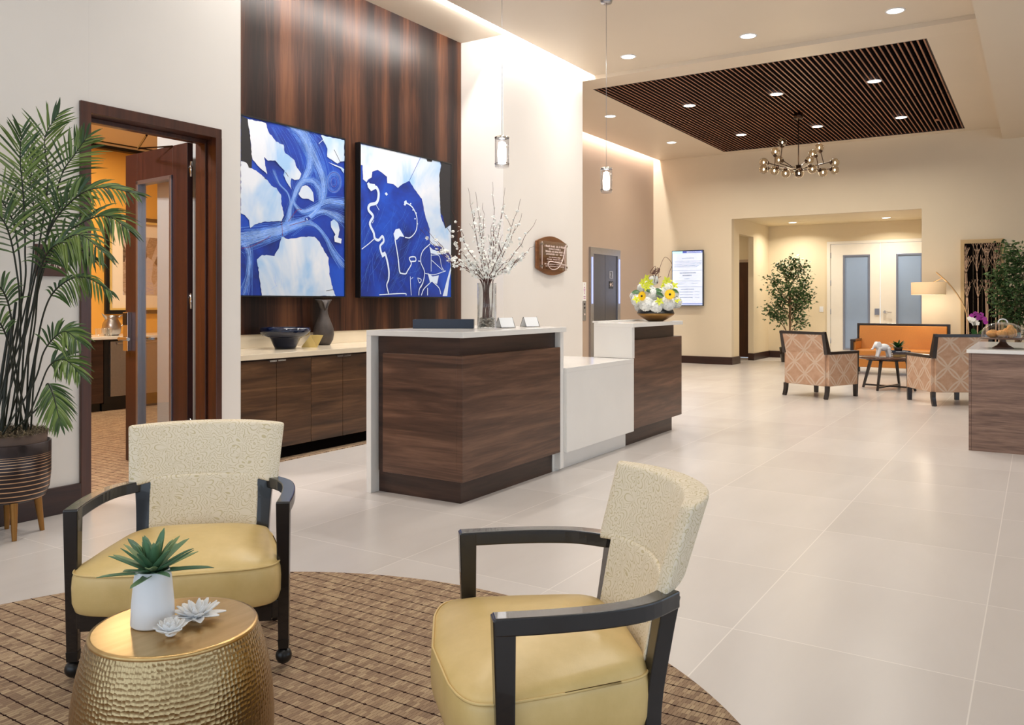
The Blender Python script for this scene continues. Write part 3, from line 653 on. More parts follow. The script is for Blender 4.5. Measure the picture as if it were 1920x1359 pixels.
# ------------------------------------------------------------------ paintings
YP = 5.655
def art(name, label, X0, X1, z0, z1, px, layers):
    a = thing(name, label, 'painting', ((X0+X1)/2, 5.71, z0))
    b = MB(); e = .012
    for q in ((X0-e, X0, z0-e, z1+e), (X1, X1+e, z0-e, z1+e), (X0, X1, z0-e, z0), (X0, X1, z1, z1+e)): b.box(q[0], q[1], YP-.006, 5.712, q[2], q[3])
    b.build('frame', M['black'], a, True)
    cnt = [0]; b = MB(); b.mat(0).box(X0, X1, YP, 5.70, z0, z1)
    P = lambda u, v, k=0: (lambda w: Vector((min(max(w.x, X0), X1), YP-.0006*(k+1), min(max(w.z, z0), z1))))(atY(*px(u, v), YP))
    def poly(pts, mi, k, jag=0):
        out = []
        n = len(pts)
        for i in range(n):
            p, q = pts[i], pts[(i+1) % n]; d = math.hypot(q[0]-p[0], q[1]-p[1]); m = max(1, int(d/14)) if jag else 1
            for j in range(m):
                f = j/m; w = random.uniform(-jag, jag) if j else 0; w2 = random.uniform(-jag, jag) if j else 0
                out.append((p[0]+(q[0]-p[0])*f+w, p[1]+(q[1]-p[1])*f+w2))
        vs = []
        for u, v in out:
            q = P(u, v, k)
            if not vs or (q-vs[-1]).length > 1e-4: vs.append(q)
        cnt[0] += 1; yy = YP-.0006*(k+1)-cnt[0]*2e-6
        tr = tessellate_polygon([[Vector((q.x, q.z, 0)) for q in vs]])
        b.mat(mi).add([Vector((q.x, yy, q.z)) for q in vs], [tuple(f) for f in tr])
    def line(pts, w, mi, k, n=None):
        pp = interp([P(u, v, k) for u, v in pts], n or 6*len(pts)) if len(pts) > 2 else [P(u, v, k) for u, v in pts]
        cnt[0] += 1; yy = YP-.0006*(k+1)-(cnt[0] % 280)*2e-6
        for q in pp: q.y = yy; q.x = min(max(q.x, X0), X1); q.z = min(max(q.z, z0), z1)
        vs = []
        for i, q in enumerate(pp):
            t = (pp[min(i+1, len(pp)-1)]-pp[max(i-1, 0)]); t = t.normalized() if t.length > 1e-6 else Vector((1, 0, 0)); s_ = Vector((-t.z, 0, t.x)); ww = w[0]+(w[1]-w[0])*i/(len(pp)-1) if isinstance(w, tuple) else w
            vs += [q+s_*ww/2, q-s_*ww/2]
        b.mat(mi).add(vs, [(2*i, 2*i+1, 2*i+3, 2*i+2) for i in range(len(pp)-1)])
    layers(poly, line)
    c = b.build('canvas', [M['art_blue'], M['art_pale'], M['art_black'], M['art_wisp'], M['art_wisp2'], M['art_red'], M['art_line']], a, True, recalc=False)
    return a
def lay1(poly, line):
    # drifting strands first, land on top
    def strands(main, n, spread, mi, w=(.0009, .0022)):
        for _ in range(n):
            o1, o2 = random.gauss(0, spread), random.gauss(0, spread)
            pts = []
            for i, (u, v) in enumerate(main):
                f = i/(len(main)-1); env = abs(f-.5)*2; k = .25+env*1.2
                pts.append((u+o1*k+random.gauss(0, spread*.12), v+o2*k+random.gauss(0, spread*.12)))
            line(pts, random.uniform(*w), mi, random.choice((1, 2)))
    m1 = [(360, 100), (440, 200), (480, 320), (470, 440), (400, 560), (350, 680), (330, 790), (290, 845), (180, 880), (20, 930)]
    m2 = [(420, 160), (500, 330), (560, 470), (575, 600), (540, 690), (440, 790), (330, 830), (200, 870), (10, 900)]
    m3 = [(712, 660), (600, 650), (520, 690), (430, 720), (370, 660), (375, 590), (420, 520), (500, 510), (550, 580), (560, 650)]
    m4 = [(330, 830), (440, 800), (520, 820), (590, 900), (650, 1010), (712, 1090)]
    m5 = [(712, 780), (640, 740), (560, 720), (480, 760), (400, 800), (320, 830)]
    m6 = [(230, 440), (270, 530), (330, 600), (350, 700)]
    m7 = [(10, 900), (60, 1000), (60, 1150), (30, 1290)]
    for m_, n_, sp in ((m1, 60, 22), (m2, 60, 24), (m3, 40, 12), (m4, 34, 14), (m5, 34, 20), (m6, 10, 7), (m7, 24, 22)):
        strands(m_, n_, sp, 3); strands(m_, n_//2, sp*.6, 4)
    for _ in range(26):
        x = random.uniform(200, 560); strands([(x, 110+x*.15), (x+60, 260), (x+110, 400), (x+140, 560)], 1, 6, 3)
    for _ in range(40):
        r = random.uniform(15, 75); a0 = random.uniform(0, 6.3); line([(645+r*.75*math.cos(a0+q*.7), 520+r*1.1*math.sin(a0+q*.7)) for q in range(6)], .0015, 3, 2)
    poly([(5, 60), (52, 84), (70, 230), (80, 340), (80, 420), (60, 425), (40, 385), (5, 370)], 2, 3, 2)
    poly([(52, 84), (175, 112), (195, 175), (245, 240), (298, 262), (306, 315), (350, 350), (372, 368), (390, 420), (420, 462), (405, 500), (375, 505), (352, 492), (345, 530), (352, 570), (320, 520), (296, 470), (305, 440), (270, 405), (240, 370), (190, 372), (165, 345), (170, 390), (185, 465), (140, 425), (85, 365), (80, 340), (70, 230)], 1, 4, 2.5)
    poly([(5, 375), (40, 385), (58, 420), (80, 425), (120, 450), (180, 500), (215, 545), (250, 560), (280, 605), (285, 680), (300, 750), (285, 785), (230, 790), (170, 790), (100, 810), (70, 835), (60, 780), (30, 745), (5, 735)], 1, 4, 3)
    poly([(285, 895), (330, 912), (385, 905), (440, 895), (510, 895), (545, 930), (575, 990), (608, 1040), (612, 1150), (628, 1225), (656, 1302), (148, 1302), (135, 1200), (115, 1050), (150, 1020), (235, 1028), (268, 960)], 1, 4, 3)
    poly([(400, 600), (425, 550), (450, 540), (480, 560), (500, 590), (506, 655), (470, 635), (425, 630)], 1, 4, 2)
    poly([(622, 790), (645, 775), (672, 800), (684, 850), (672, 900), (698, 910), (694, 942), (650, 930), (645, 895), (655, 880), (625, 830)], 1, 4, 1.5)
    poly([(555, 196), (716, 230), (716, 375), (690, 378), (670, 392), (630, 365), (598, 345), (600, 290)], 1, 4, 2.5)
    poly([(605, 382), (700, 418), (714, 430), (712, 460), (690, 425), (640, 402)], 1, 4)
    poly([(445, 765), (470, 755), (486, 770), (465, 786), (442, 780)], 0, 4); poly([(452, 768), (460, 766), (466, 780), (458, 784)], 1, 5)
    for p in ([(286, 790), (290, 890)], [(330, 790), (390, 712), (422, 708)], [(340, 818), (450, 786)], [(10, 975), (90, 955), (210, 890)]): line(p, .004, 5, 5)
    for r in (20, 45): line([(645+r*math.cos(q), 520+r*1.5*math.sin(q)) for q in [i*.7 for i in range(10)]], .002, 5, 5)
    for p in ([(540, 255), (575, 222)], [(645, 295), (690, 385)], [(165, 490), (180, 500)], [(590, 1268), (640, 1258)], [(310, 450), (330, 480)]): line(p, .005, 2 if p[0][0] != 540 else 6, 6)
    for _ in range(5): line([(random.uniform(190, 320), random.uniform(1140, 1260)) for _q in range(2)], .002, 4, 6)
art('abstract_painting', 'left blue and white abstract map painting on the veneer wall', 4.40, 5.905, 1.305, 2.815, lambda u, v: (450+u/3.671, 200+v/3.671), lay1)
def lay2(poly, line):
    poly([(68, 84), (540, 190), (700, 222), (708, 255), (694, 330), (700, 560), (705, 660), (740, 755), (790, 730), (790, 990), (770, 950), (748, 935), (700, 900), (640, 890), (620, 870), (618, 760), (585, 670), (555, 520), (500, 450), (455, 378), (400, 405), (365, 435), (330, 405), (280, 395), (278, 345), (240, 315), (205, 290), (160, 305), (155, 350), (130, 365), (115, 390), (86, 365), (84, 255), (68, 250)], 1, 2, 2)
    poly([(705, 222), (790, 242), (790, 720), (770, 735), (744, 758), (722, 655), (706, 640), (700, 560), (694, 330), (710, 260)], 2, 3, 1.5); poly([(592, 203), (638, 210), (634, 228), (598, 224)], 2, 3)
    line([(545, 192), (455, 378)], .006, 0, 4)
    W_ = 6
    def ribbon(pts, w): line(pts, w, W_, 5)
    ribbon([(125, 395), (150, 440), (190, 430), (210, 480), (195, 550), (140, 570), (130, 610), (165, 660), (140, 720), (170, 790), (180, 835), (210, 850), (240, 820), (250, 860), (222, 900), (235, 965)], (.035, .024))
    ribbon([(235, 960), (265, 970), (290, 1080), (290, 1160), (275, 1210), (292, 1285)], (.03, .012)); poly([(230, 960), (260, 940), (272, 965), (240, 990)], W_, 5)
    poly([(118, 395), (180, 405), (190, 440), (150, 460), (125, 430)], W_, 5); poly([(258, 480), (270, 468), (284, 485), (272, 498)], W_, 5)
    ribbon([(412, 570), (430, 555), (480, 590), (512, 660), (515, 740), (500, 790), (460, 830), (420, 828)], (.016, .010)); poly([(412, 545), (430, 530), (436, 555), (420, 578)], W_, 5)
    for q in ((465, 560), (484, 610), (508, 635), (518, 720), (500, 680)): poly([(q[0]-5, q[1]-5), (q[0]+5, q[1]-5), (q[0]+5, q[1]+5), (q[0]-5, q[1]+5)], W_, 5)
    poly([(328, 800), (345, 765), (375, 757), (395, 790), (415, 825), (380, 820), (355, 848), (340, 845)], W_, 5)
    ribbon([(340, 840), (350, 900), (365, 990), (375, 1090), (385, 1115)], .016); ribbon([(380, 1113), (425, 1118), (440, 1095), (470, 1040), (455, 1000), (465, 985), (500, 985), (505, 1015), (470, 1020)], .014)
    ribbon([(75, 922), (130, 880), (172, 842)], .010); ribbon([(620, 880), (560, 940), (545, 1020), (575, 1100), (565, 1180), (535, 1240), (530, 1290)], .012)
    poly([(615, 900), (640, 925), (700, 945), (748, 940), (745, 960), (680, 965), (625, 955)], W_, 5)
    ribbon([(628, 960), (628, 1100)], .008); ribbon([(630, 970), (690, 975), (712, 1060), (735, 1100)], .008); ribbon([(632, 1010), (720, 1090)], .008); ribbon([(745, 1095), (650, 1125), (580, 1115)], .008)
    poly([(600, 1110), (640, 1140), (690, 1130), (675, 1200), (640, 1180), (620, 1190)], W_, 5); ribbon([(640, 1180), (690, 1230), (705, 1280)], .012); ribbon([(620, 1190), (570, 1240), (550, 1290)], .012); ribbon([(600, 1230), (600, 1290)], .014)
    poly([(785, 1060), (789, 1090), (770, 1180), (756, 1295), (720, 1295), (745, 1200), (770, 1110)], W_, 5); ribbon([(735, 950), (770, 990), (788, 1060)], .006)
    ribbon([(215, 1285), (410, 1275), (430, 1290)], .010); ribbon([(462, 1140), (465, 1220), (470, 1290)], .008); ribbon([(470, 1160), (485, 1145)], .006); ribbon([(520, 1150), (550, 1165), (535, 1190), (520, 1150)], .008); ribbon([(565, 1190), (545, 1230)], .008)
    ribbon([(190, 570), (215, 612)], .006); ribbon([(160, 715), (172, 690)], .006); ribbon([(525, 1016), (540, 1018)], .012)
    for _ in range(70):
        x = random.uniform(110, 620); y = random.uniform(560, 1100); line([(x, y), (x-random.uniform(10, 50), y+90), (x-random.uniform(20, 110), min(1290, y+random.uniform(120, 260)))], .0013, 3, 1)
art('abstract_painting', 'right blue and white abstract map painting on the veneer wall', 6.13, 7.625, 1.305, 2.815, lambda u, v: (660+u/4.248, 250+v/4.248), lay2)

# ------------------------------------------------------------------ reception desk
dk = thing('reception_desk', 'long walnut and white stone reception desk', 'desk', (6, 3.3, 0))
FY = 2.975
b = MB(); b.box(4.13, 5.36, FY, 3.02, .144, .917); b.box(4.13, 4.175, 3.02, 3.615, .144, .917); b.build('front_panel', M['walnut'], dk, True, .0015)
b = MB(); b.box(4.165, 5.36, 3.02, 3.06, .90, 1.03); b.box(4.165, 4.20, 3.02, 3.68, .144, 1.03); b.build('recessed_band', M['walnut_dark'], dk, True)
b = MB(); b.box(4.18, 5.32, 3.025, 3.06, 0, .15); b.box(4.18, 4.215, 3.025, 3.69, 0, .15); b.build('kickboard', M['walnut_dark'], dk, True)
b = MB(); b.box(4.10, 5.41, 2.95, 3.73, 1.03, 1.065); b.build('countertop', M['white_quartz'], dk, True, .002)
b = MB(); b.box(4.10, 4.75, 3.69, 3.73, 0, 1.03); b.build('end_panel', M['white_quartz'], dk, True, .0015)
b = MB(); b.box(5.36, 5.41, FY, 3.73, .02, 1.03); b.build('inner_side_panel', M['white_quartz'], dk, True, .0015)
b = MB(); b.box(5.412, 6.62, 2.95, 2.99, .135, .725); b.box(5.412, 6.62, 2.95, 3.72, .725, .76); b.build('low_counter', M['white_quartz'], dk, True, .0015)
b = MB(); b.box(5.33, 6.61, 3.025, 3.06, 0, .14); b.build('low_kickboard', M['white_quartz'], dk, True)
b = MB(); b.box(6.61, 6.66, 2.962, 3.33, .762, 1.03); b.build('tower_side_panel', M['white_quartz'], dk, True, .0015)
b = MB(); b.box(6.66, 7.82, FY, 3.02, .144, .917); b.box(7.78, 7.82, 3.02, 3.3, .144, .917); b.build('front_panel', M['walnut'], dk, True, .0015)
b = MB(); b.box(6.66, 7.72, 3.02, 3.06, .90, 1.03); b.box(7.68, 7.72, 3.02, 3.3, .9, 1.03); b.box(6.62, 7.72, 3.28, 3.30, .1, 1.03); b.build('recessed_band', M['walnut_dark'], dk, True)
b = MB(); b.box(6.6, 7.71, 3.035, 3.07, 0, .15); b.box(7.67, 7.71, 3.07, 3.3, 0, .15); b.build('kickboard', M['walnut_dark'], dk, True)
b = MB(); b.box(6.61, 7.79, 2.95, 3.33, 1.03, 1.065); b.build('countertop', M['white_quartz'], dk, True, .002)
b = MB(); b.box(6.64, 7.79, 3.30, 3.36, 1.065, 1.08); b.build('rear_ledge', M['white_quartz'], dk, True, .002)
b = MB(); b.box(4.25, 5.36, 3.66, 3.70, .05, 1.03); b.build('back_panel', M['walnut_dark'], dk, True)
tb = thing('desk_organizer', 'long navy tray on the left desk tower', 'tray', (4.66, 3.52, 1.065), math.radians(-57.6))
b = MB(); b.box(-.21, .21, -.04, .12, .004, .012); 
for q in ((-.21, -.205, -.04, .12), (.205, .21, -.04, .12), (-.21, .21, -.04, -.035), (-.21, .21, .115, .12)): b.box(q[0], q[1], q[2], q[3], .002, .062)
b.build('tray_body', M['navy'], tb, False, .001); MB().box(-.2, .2, -.03, .11, .012, .05).build('lid', M['navy'], tb, False, .002)
for (x, y, lb) in ((4.945, 3.19, 'card holder beside the glass vase'), (5.25, 3.17, 'card holder nearest the low counter')):
    ch = thing('card_holder', 'small black tented '+lb, 'card holder', (x, y, 1.065), math.radians(-28), 'tented card holders on the desk')
    for sg, nmn in ((-1, 'front_card'), (1, 'back_card')):
        b = MB(); b.add([Vector((-.055, sg*.04, .006)), Vector((.055, sg*.04, .006)), Vector((.055, sg*.004, .072)), Vector((-.055, sg*.004, .072))], [(0, 1, 2, 3)])
        o = b.build(nmn, M['white_card'], ch); s2 = o.modifiers.new('s', 'SOLIDIFY'); s2.thickness = .0015
    b = MB()
    for x_ in (-.057, .057): b.tube([(x_, -.046, .004), (x_, 0, .075), (x_, .046, .004), (x_, -.046, .004)], .0018, 6)
    for y_ in (-.046, .046): b.tube([(-.057, y_, .004), (.057, y_, .004)], .0018, 6)
    b.build('wire_frame', M['black'], ch)
# vase with blossom branches
VX, VY = 4.70, 3.16
VX, VY = 4.735, 3.205
vs_ = thing('glass_vase', 'tall clear cylinder vase holding blossom branches on the desk', 'vase', (VX, VY, 1.065))
MB().lathe([(0, .006), (.061, .006), (.061, .315), (.066, .315), (.066, 0), (0, 0)], seg=40).build('glass_body', M['vase_glass'], vs_)
b = MB()
for i in range(260):
    a = random.uniform(0, 2*PI); r = .052*math.sqrt(random.random()) if i % 2 else random.uniform(.044, .052); z = 1.065+.014+random.random()*.062
    b.ball((VX+r*math.cos(a), VY+r*math.sin(a), z), random.uniform(.006, .0095), 7, 5, (1.2, 1, .7), Matrix.Rotation(random.random()*3, 3, 'Z'))
tag(b.build('pebbles', M['pebble']), 'mixed river pebbles filling the bottom of the glass vase', 'pebbles', None, 'stuff')
tips = [(795, 425), (828, 408), (785, 428), (878, 352), (892, 360), (925, 342), (922, 420), (948, 350), (905, 380), (978, 372), (980, 400), (1006, 412), (985, 472), (1000, 462), (845, 392), (866, 470), (940, 440), (812, 450)]
for i, (u, v) in enumerate(tips):
    d = random.uniform(5.2, 6.05); tip = atD(u, v, d)
    a = random.uniform(0, 6.28); base = Vector((VX+.03*math.cos(a), VY+.03*math.sin(a), 1.065+.03))
    dirx = (tip-Vector((VX, VY, 1.38))); neck = Vector((VX, VY, 1.39))+Vector((dirx.x, dirx.y, 0)).normalized()*random.uniform(.01, .045)
    mid = neck.lerp(tip, .5)+Vector((dirx.x*.06, dirx.y*.06, -.03*abs(dirx.x)+random.uniform(-.02, .02)))
    path = interp([base, neck, mid, tip], 22)
    for k in range(8, 22): path[k] += Vector((random.gauss(0, .004), random.gauss(0, .004), random.gauss(0, .004)))
    br = MB().tube(path, [.0045-.0035*k/21 for k in range(22)], 5)
    bz = MB()
    for sb in range(3):
        k = random.randint(9, 16); p = path[k]; dd = (path[k+2]-p).normalized(); off = Vector((random.gauss(0, .5), random.gauss(0, .5), random.uniform(0, .6)))
        e = p+(dd+off*.6).normalized()*random.uniform(.06, .16); sp = interp([p, p.lerp(e, .5)+Vector((random.gauss(0, .008), random.gauss(0, .008), .006)), e], 7); br.tube(sp, [.0022-.0014*q/6 for q in range(7)], 4)
        for q in range(2): 
            c_ = sp[random.randint(2, 5)]; bz.ball(c_+Vector((random.gauss(0, .006),)*3), random.uniform(.006, .011), 7, 5, (1, 1, .8))
    root = br.build('blossom_branch', M['twig']); tag(root, 'curving brown branch with white blossoms standing in the glass vase', 'branch', 'blossom branches in the glass vase')
    for k in range(8, 19):
        for q in range(random.choice((2, 3, 3, 4)) if k < 16 else 1):
            c_ = path[k].lerp(path[k+1], random.random())+Vector((random.gauss(0, .009), random.gauss(0, .009), random.gauss(0, .009)))
            r = random.uniform(.006, .013)
            if random.random() < .5: bz.ball(c_, r, 7, 5, (1, 1, .8))
            else:
                n_ = Vector((random.gauss(0, 1), random.gauss(0, 1), random.gauss(0, 1))).normalized(); t1 = n_.orthogonal().normalized(); t2 = n_.cross(t1)
                for a_ in range(5):
                    th = a_*2*PI/5; dr = t1*math.cos(th)+t2*math.sin(th); sd = n_.cross(dr)
                    bz.add([c_, c_+dr*r*.9+sd*r*.6+n_*r*.3, c_+dr*r*1.6+n_*r*.4, c_+dr*r*.9-sd*r*.6+n_*r*.3], [(0, 1, 2, 3)], True)
    bz.build('blossoms', M['petal'], root, True)

# bowl of flowers on the right tower
BX, BY = 7.50, 3.115
fb = thing('flower_bowl', 'shallow antique gold bowl with dark rim on the right desk tower', 'bowl', (BX, BY, 1.065))
MB().lathe([(0, 0), (.07, 0), (.11, .02), (.165, .055), (.18, .075), (.172, .078), (.15, .055), (.1, .025), (0, .02)], seg=48).build('body', M['bowl_gold'], fb)
MB().lathe([(.178, .076), (.165, .11), (.16, .11), (.168, .076)], seg=48).build('dark_rim', M['black'], fb)
foam = MB().lathe([(0, .02), (.14, .06), (.15, .09), (.12, .15), (0, .19)], (BX, BY, 1.065), 24).build('floral_foam', M['moss']); tag(foam, 'mossy base under the flowers in the gold bowl', 'foliage')
R_ = Vector((.5353, -.8447, 0)); F_ = Vector((.8447, .5353, 0))
def fpos(u, v, dn): # offset around bowl
    d0 = 8.03; return atD(u, v, d0+dn)
def hydrangea(c, r, i):
    b = MB()
    for k in range(150):
        z = 1-2*(k+.5)/150; a = k*2.39996; n_ = Vector((math.sqrt(1-z*z)*math.cos(a), math.sqrt(1-z*z)*math.sin(a), z)); p = c+n_*r*random.uniform(.9, 1.05); t1 = n_.orthogonal().normalized(); t1 = Matrix.Rotation(random.random()*3, 3, n_) @ t1; t2 = n_.cross(t1); s_ = r*.23
        for dr, sd in ((t1, t2), (t2, -t1), (-t1, -t2), (-t2, t1)):
            b.add([p, p+dr*s_*.7+sd*s_*.5+n_*s_*.3, p+dr*s_*1.3+n_*s_*.1, p+dr*s_*.7-sd*s_*.5+n_*s_*.3], [(0, 1, 2, 3)], True)
    b.ball(c, r*.9, 14, 9); return b.build('hydrangea', M['petal'], recalc=False)
hl = [(u, v-5, dn, r) for u, v, dn, r in [(1215, 540, -.04, .05), (1240, 556, -.02, .06), (1264, 556, .0, .045), (1190, 560, .03, .045), (1195, 568, -.02, .058), (1212, 575, -.15, .066), (1230, 580, -.17, .060), (1221, 556, -.10, .064), (1252, 574, -.15, .066), (1268, 572, -.02, .052), (1205, 545, .05, .05), (1252, 546, .0, .055), (1226, 530, .06, .045), (1243, 585, .1, .06), (1200, 580, .12, .05)]]
for i, (u, v, dn, r) in enumerate(hl):
    o = hydrangea(fpos(u, v, dn), r, i); tag(o, 'white hydrangea head in the gold bowl arrangement', 'flower', 'white hydrangeas in the gold bowl')
def daisy(c, n_, r, np=16, m='petal_y', name='yellow_daisy'):
    b = MB(); t1 = n_.orthogonal().normalized(); t2 = n_.cross(t1)
    for L_ in range(2):
        for k in range(np):
            th = 2*PI*(k+.5*L_)/np; dr = t1*math.cos(th)+t2*math.sin(th); sd = n_.cross(dr); w = r*.16; o_ = n_*(.004*L_)
            b.mat(0).add([c+dr*r*.15-sd*w*.4+o_, c+dr*r*.6-sd*w+o_+n_*.004, c+dr*r+o_, c+dr*r*.6+sd*w+o_+n_*.004, c+dr*r*.15+sd*w*.4+o_], [(0, 1, 2, 3, 4)], True)
    b.mat(1).ball(c+n_*.006, r*.2, 10, 6, (1, 1, 1)); return b.build(name, [M[m], M['black']], recalc=False)
cam = (Vector((0, 0, 1.25))-Vector((BX, BY, 1.3))).normalized()
o = daisy(fpos(1256, 552, -.22), (cam+Vector((0, 0, .3))).normalized(), .055); tag(o, 'bright yellow daisy facing the front of the bowl', 'flower')
o = daisy(fpos(1204, 555, -.2), (cam-R_*.9+Vector((0, 0, .1))).normalized(), .05); tag(o, 'yellow daisy turned to the left side of the bowl', 'flower')
def orchid(c, n_, r, m, name):
    b = MB(); t1 = n_.orthogonal().normalized(); t2 = n_.cross(t1)
    for k in range(5):
        th = 2*PI*k/5+.3; dr = t1*math.cos(th)+t2*math.sin(th); sd = n_.cross(dr)
        b.grid([[c-sd*r*.12+dr*r*.1, c+dr*r*.1+n_*.002, c+sd*r*.12+dr*r*.1], [c+dr*r*.55-sd*r*.33+n_*r*.25, c+dr*r*.55+n_*r*.15, c+dr*r*.55+sd*r*.33+n_*r*.25], [c+dr*r*1.05-sd*r*.06+n_*r*.1, c+dr*r*1.1+n_*r*.08, c+dr*r*1.05+sd*r*.06+n_*r*.1]])
    b.ball(c+n_*r*.15, r*.18, 8, 5); return b.build(name, M[m], recalc=False)
for u, v, dn in ((1213, 522, -.05), (1206, 530, -.12), (1218, 530, -.1), (1212, 538, -.16), (1193, 562, -.16), (1236, 565, -.22), (1244, 535, -.12), (1250, 526, -.02), (1264, 536, -.02), (1270, 565, -.1), (1256, 530, .1)):
    o = orchid(fpos(u, v, dn), (cam+Vector((random.gauss(0, .5), random.gauss(0, .5), random.uniform(0, .8)))).normalized(), .042, 'petal_g', 'green_orchid'); tag(o, 'lime green orchid bloom in the gold bowl arrangement', 'flower', 'lime orchids in the gold bowl')
def bigleaf(c, dr, n_, L_, w, m, name):
    b = MB(); dr = dr.normalized(); sd = dr.cross(n_).normalized(); n_ = sd.cross(dr); rows = []
    for i in range(8):
        f = i/7; ww = w*math.sin(PI*min(1, f*1.02+.04))**.8*.5; p = c+dr*L_*f-n_*L_*.25*f*f; rows.append([p-sd*ww+n_*ww*.3, p, p+sd*ww+n_*ww*.3])
    b.grid(rows); return b.build(name, M[m], recalc=False)
for u, v, dn, du, dz in ((1226, 545, -.14, .8, .1), (1230, 550, -.16, .9, -.2), (1258, 545, -.1, .9, -.1), (1222, 548, -.16, -.3, .2), (1200, 548, -.02, -1, .1)):
    o = bigleaf(fpos(u, v, dn), R_*du+Vector((0, 0, dz)), cam+Vector((0, 0, .8)), .085, .05, 'deepleaf', 'green_leaf'); tag(o, 'broad dark green leaf between the flowers', 'leaf', 'dark leaves in the gold bowl')
b = MB(); b.tube(interp([fpos(1233, 530, 0), fpos(1237, 503, 0), fpos(1247, 482, 0), fpos(1260, 495, 0), fpos(1255, 510, 0), fpos(1250, 528, 0)], 30), .0022, 5)
for k in range(14):
    c_ = fpos(random.gauss(1230, 3), random.uniform(500, 526), random.gauss(0, .03)); b.tube(interp([c_+Vector((random.gauss(0, .02), random.gauss(0, .02), random.gauss(0, .025))) for _ in range(4)], 26), .0026, 5)
tag(b.build('curly_twig', M['twig']), 'curly brown twig arching above the bowl flowers', 'branch')

# ------------------------------------------------------------------ pendants
for (x, y, lb) in ((5.64, 3.67, 'clear glass cylinder pendant over the left desk tower'), (7.50, 3.64, 'clear glass cylinder pendant over the low desk counter')):
    p = thing('pendant_light', lb, 'pendant light', (x, y, 2.34), 0, 'glass pendants over the desk')
    MB().lathe([(.058, .0), (.058, .235), (.055, .235), (.055, .006), (.0, .006), (0, 0), (.05, -.004), (.058, 0)], seg=36).build('glass_shade', M['pend_glass'], p)
    MB().lathe([(.059, .232), (.0595, .242), (.045, .25), (0, .256), (0, .232)], seg=36).build('cap', M['chrome'], p)
    MB().lathe([(0.059, .024), (.0605, .027), (.059, .030), (.058, .027)], seg=36).build('ring', M['bronze'], p)
    MB().lathe([(0, .02), (.032, .03), (.036, .12), (.028, .20), (0, .21)], seg=24).build('lamp_tube', M['pend_light'], p)
    MB().cyl((0, 0, 0), .0022, .25, 1.895, 6).build('cable', M['steel'], p); MB().lathe([(0, 1.885), (.055, 1.885), (.06, 1.91), (0, 1.91)], seg=30).build('canopy', M['steel'], p)

# ------------------------------------------------------------------ wooden plaque
pq = thing('wall_plaque', 'arched wooden plaque with pale lettering on the off-white wall', 'plaque', (8.95, 5.13, 1.8))
x0, x1, zb, zt = 8.585, 9.33, 1.655, 1.985; poly = []
for i in range(13): f = i/12; poly.append((x0+(x1-x0)*f, zb-.075*math.sin(PI*f)))
for i in range(13): f = i/12; poly.append((x1-(x1-x0)*f, zt+.075*math.sin(PI*f)))
MB().prism(poly, lambda q: Vector((q[0], 5.09, q[1])), lambda q: Vector((q[0], 5.11, q[1]))).build('wood_board', M['plaque_wood'], pq, True)
MB().box(x0+.03, x1-.02, 5.068, 5.072, zb-.01, zt+.01).build('clear_cover', M['glass'], pq, True)
b = MB()
for x in (x0+.09, x1-.04):
    for z in (zb+.03, zt-.03): b.add(*(lambda m: (m.v, m.f))(MB().tube([(x, 5.128, z), (x, 5.055, z)], .014, 12)))
b.build('standoff', M['chrome'], pq, True)
b = MB(); rnd = random.Random(3)
for row, (zz, w, hgt) in enumerate(((1.935, .50, .022), (1.903, .29, .02), (1.871, .48, .022), (1.838, .42, .02), (1.800, .28, .012), (1.775, .38, .012), (1.748, .34, .012), (1.715, .50, .012), (1.690, .46, .012))):
    x = 8.99-w/2
    while x < 8.99+w/2: # illegible engraved characters
        cw = rnd.uniform(.006, .013); 
        if rnd.random() > .14: b.box(x, x+cw*.35, 5.066, 5.068, zz-hgt/2, zz+hgt*rnd.choice((.3, .5))); b.box(x, x+cw, 5.066, 5.068, zz-hgt*rnd.choice((.5, .1)), zz-hgt*.05)
        x += cw+.005
b.build('lettering', M['letter'], pq, True)
b = MB(); b.box(x0+.088, x0+.095, 5.064, 5.068, zb, zt); 
b.tube([Vector((9.27, 5.064, 1.97)), Vector((9.24, 5.064, 1.8)), Vector((9.26, 5.064, 1.64))], .005, 5)
b.tube(interp([(9.25, 5.064, 1.95), (9.2, 5.064, 1.8), (9.08, 5.064, 1.68), (8.92, 5.064, 1.65), (8.82, 5.064, 1.70), (8.86, 5.064, 1.745), (9.0, 5.064, 1.74), (9.28, 5.064, 1.715)], 30), .005, 5); b.build('emblem', M['letter'], pq, True)

# ------------------------------------------------------------------ elevator
el = thing('door_2', 'dark steel elevator door in the taupe wall', 'door', (13.96, 6.82, 0)); el['kind'] = 'structure'
b = MB(); b.box(13.34, 13.46, 6.78, 6.90, 0, 2.12); b.box(14.47, 14.59, 6.78, 6.90, 0, 2.12); b.box(13.34, 14.59, 6.78, 6.90, 2.12, 2.24); b.build('steel_frame', M['steel'], el, True, .002)
for a_, e_ in ((13.46, 13.96), (13.968, 14.47)): MB().box(a_, e_, 6.80, 6.818, 0, 2.12).build('door_panel', M['dark_steel'], el, True, .002)
for a_ in (13.37, 14.51): MB().box(a_, a_+.045, 6.772, 6.781, 1.22, 2.06).build('light_strip', M['led_blue'], el, True)
MB().box(14.13, 14.29, 6.795, 6.799, 1.69, 1.83).build('floor_plate', M['steel'], el, True); text('floor_number', '2', .15, (.25, -.028, 1.755), (PI/2, 0, 0), M['black'], el)
MB().box(14.13, 14.30, 6.795, 6.799, 1.50, 1.64).build('star_plate', M['black'], el, True)
text('star_letter', 'G', .1, (.29, -.028, 1.575), (PI/2, 0, 0), M['letter'], el)
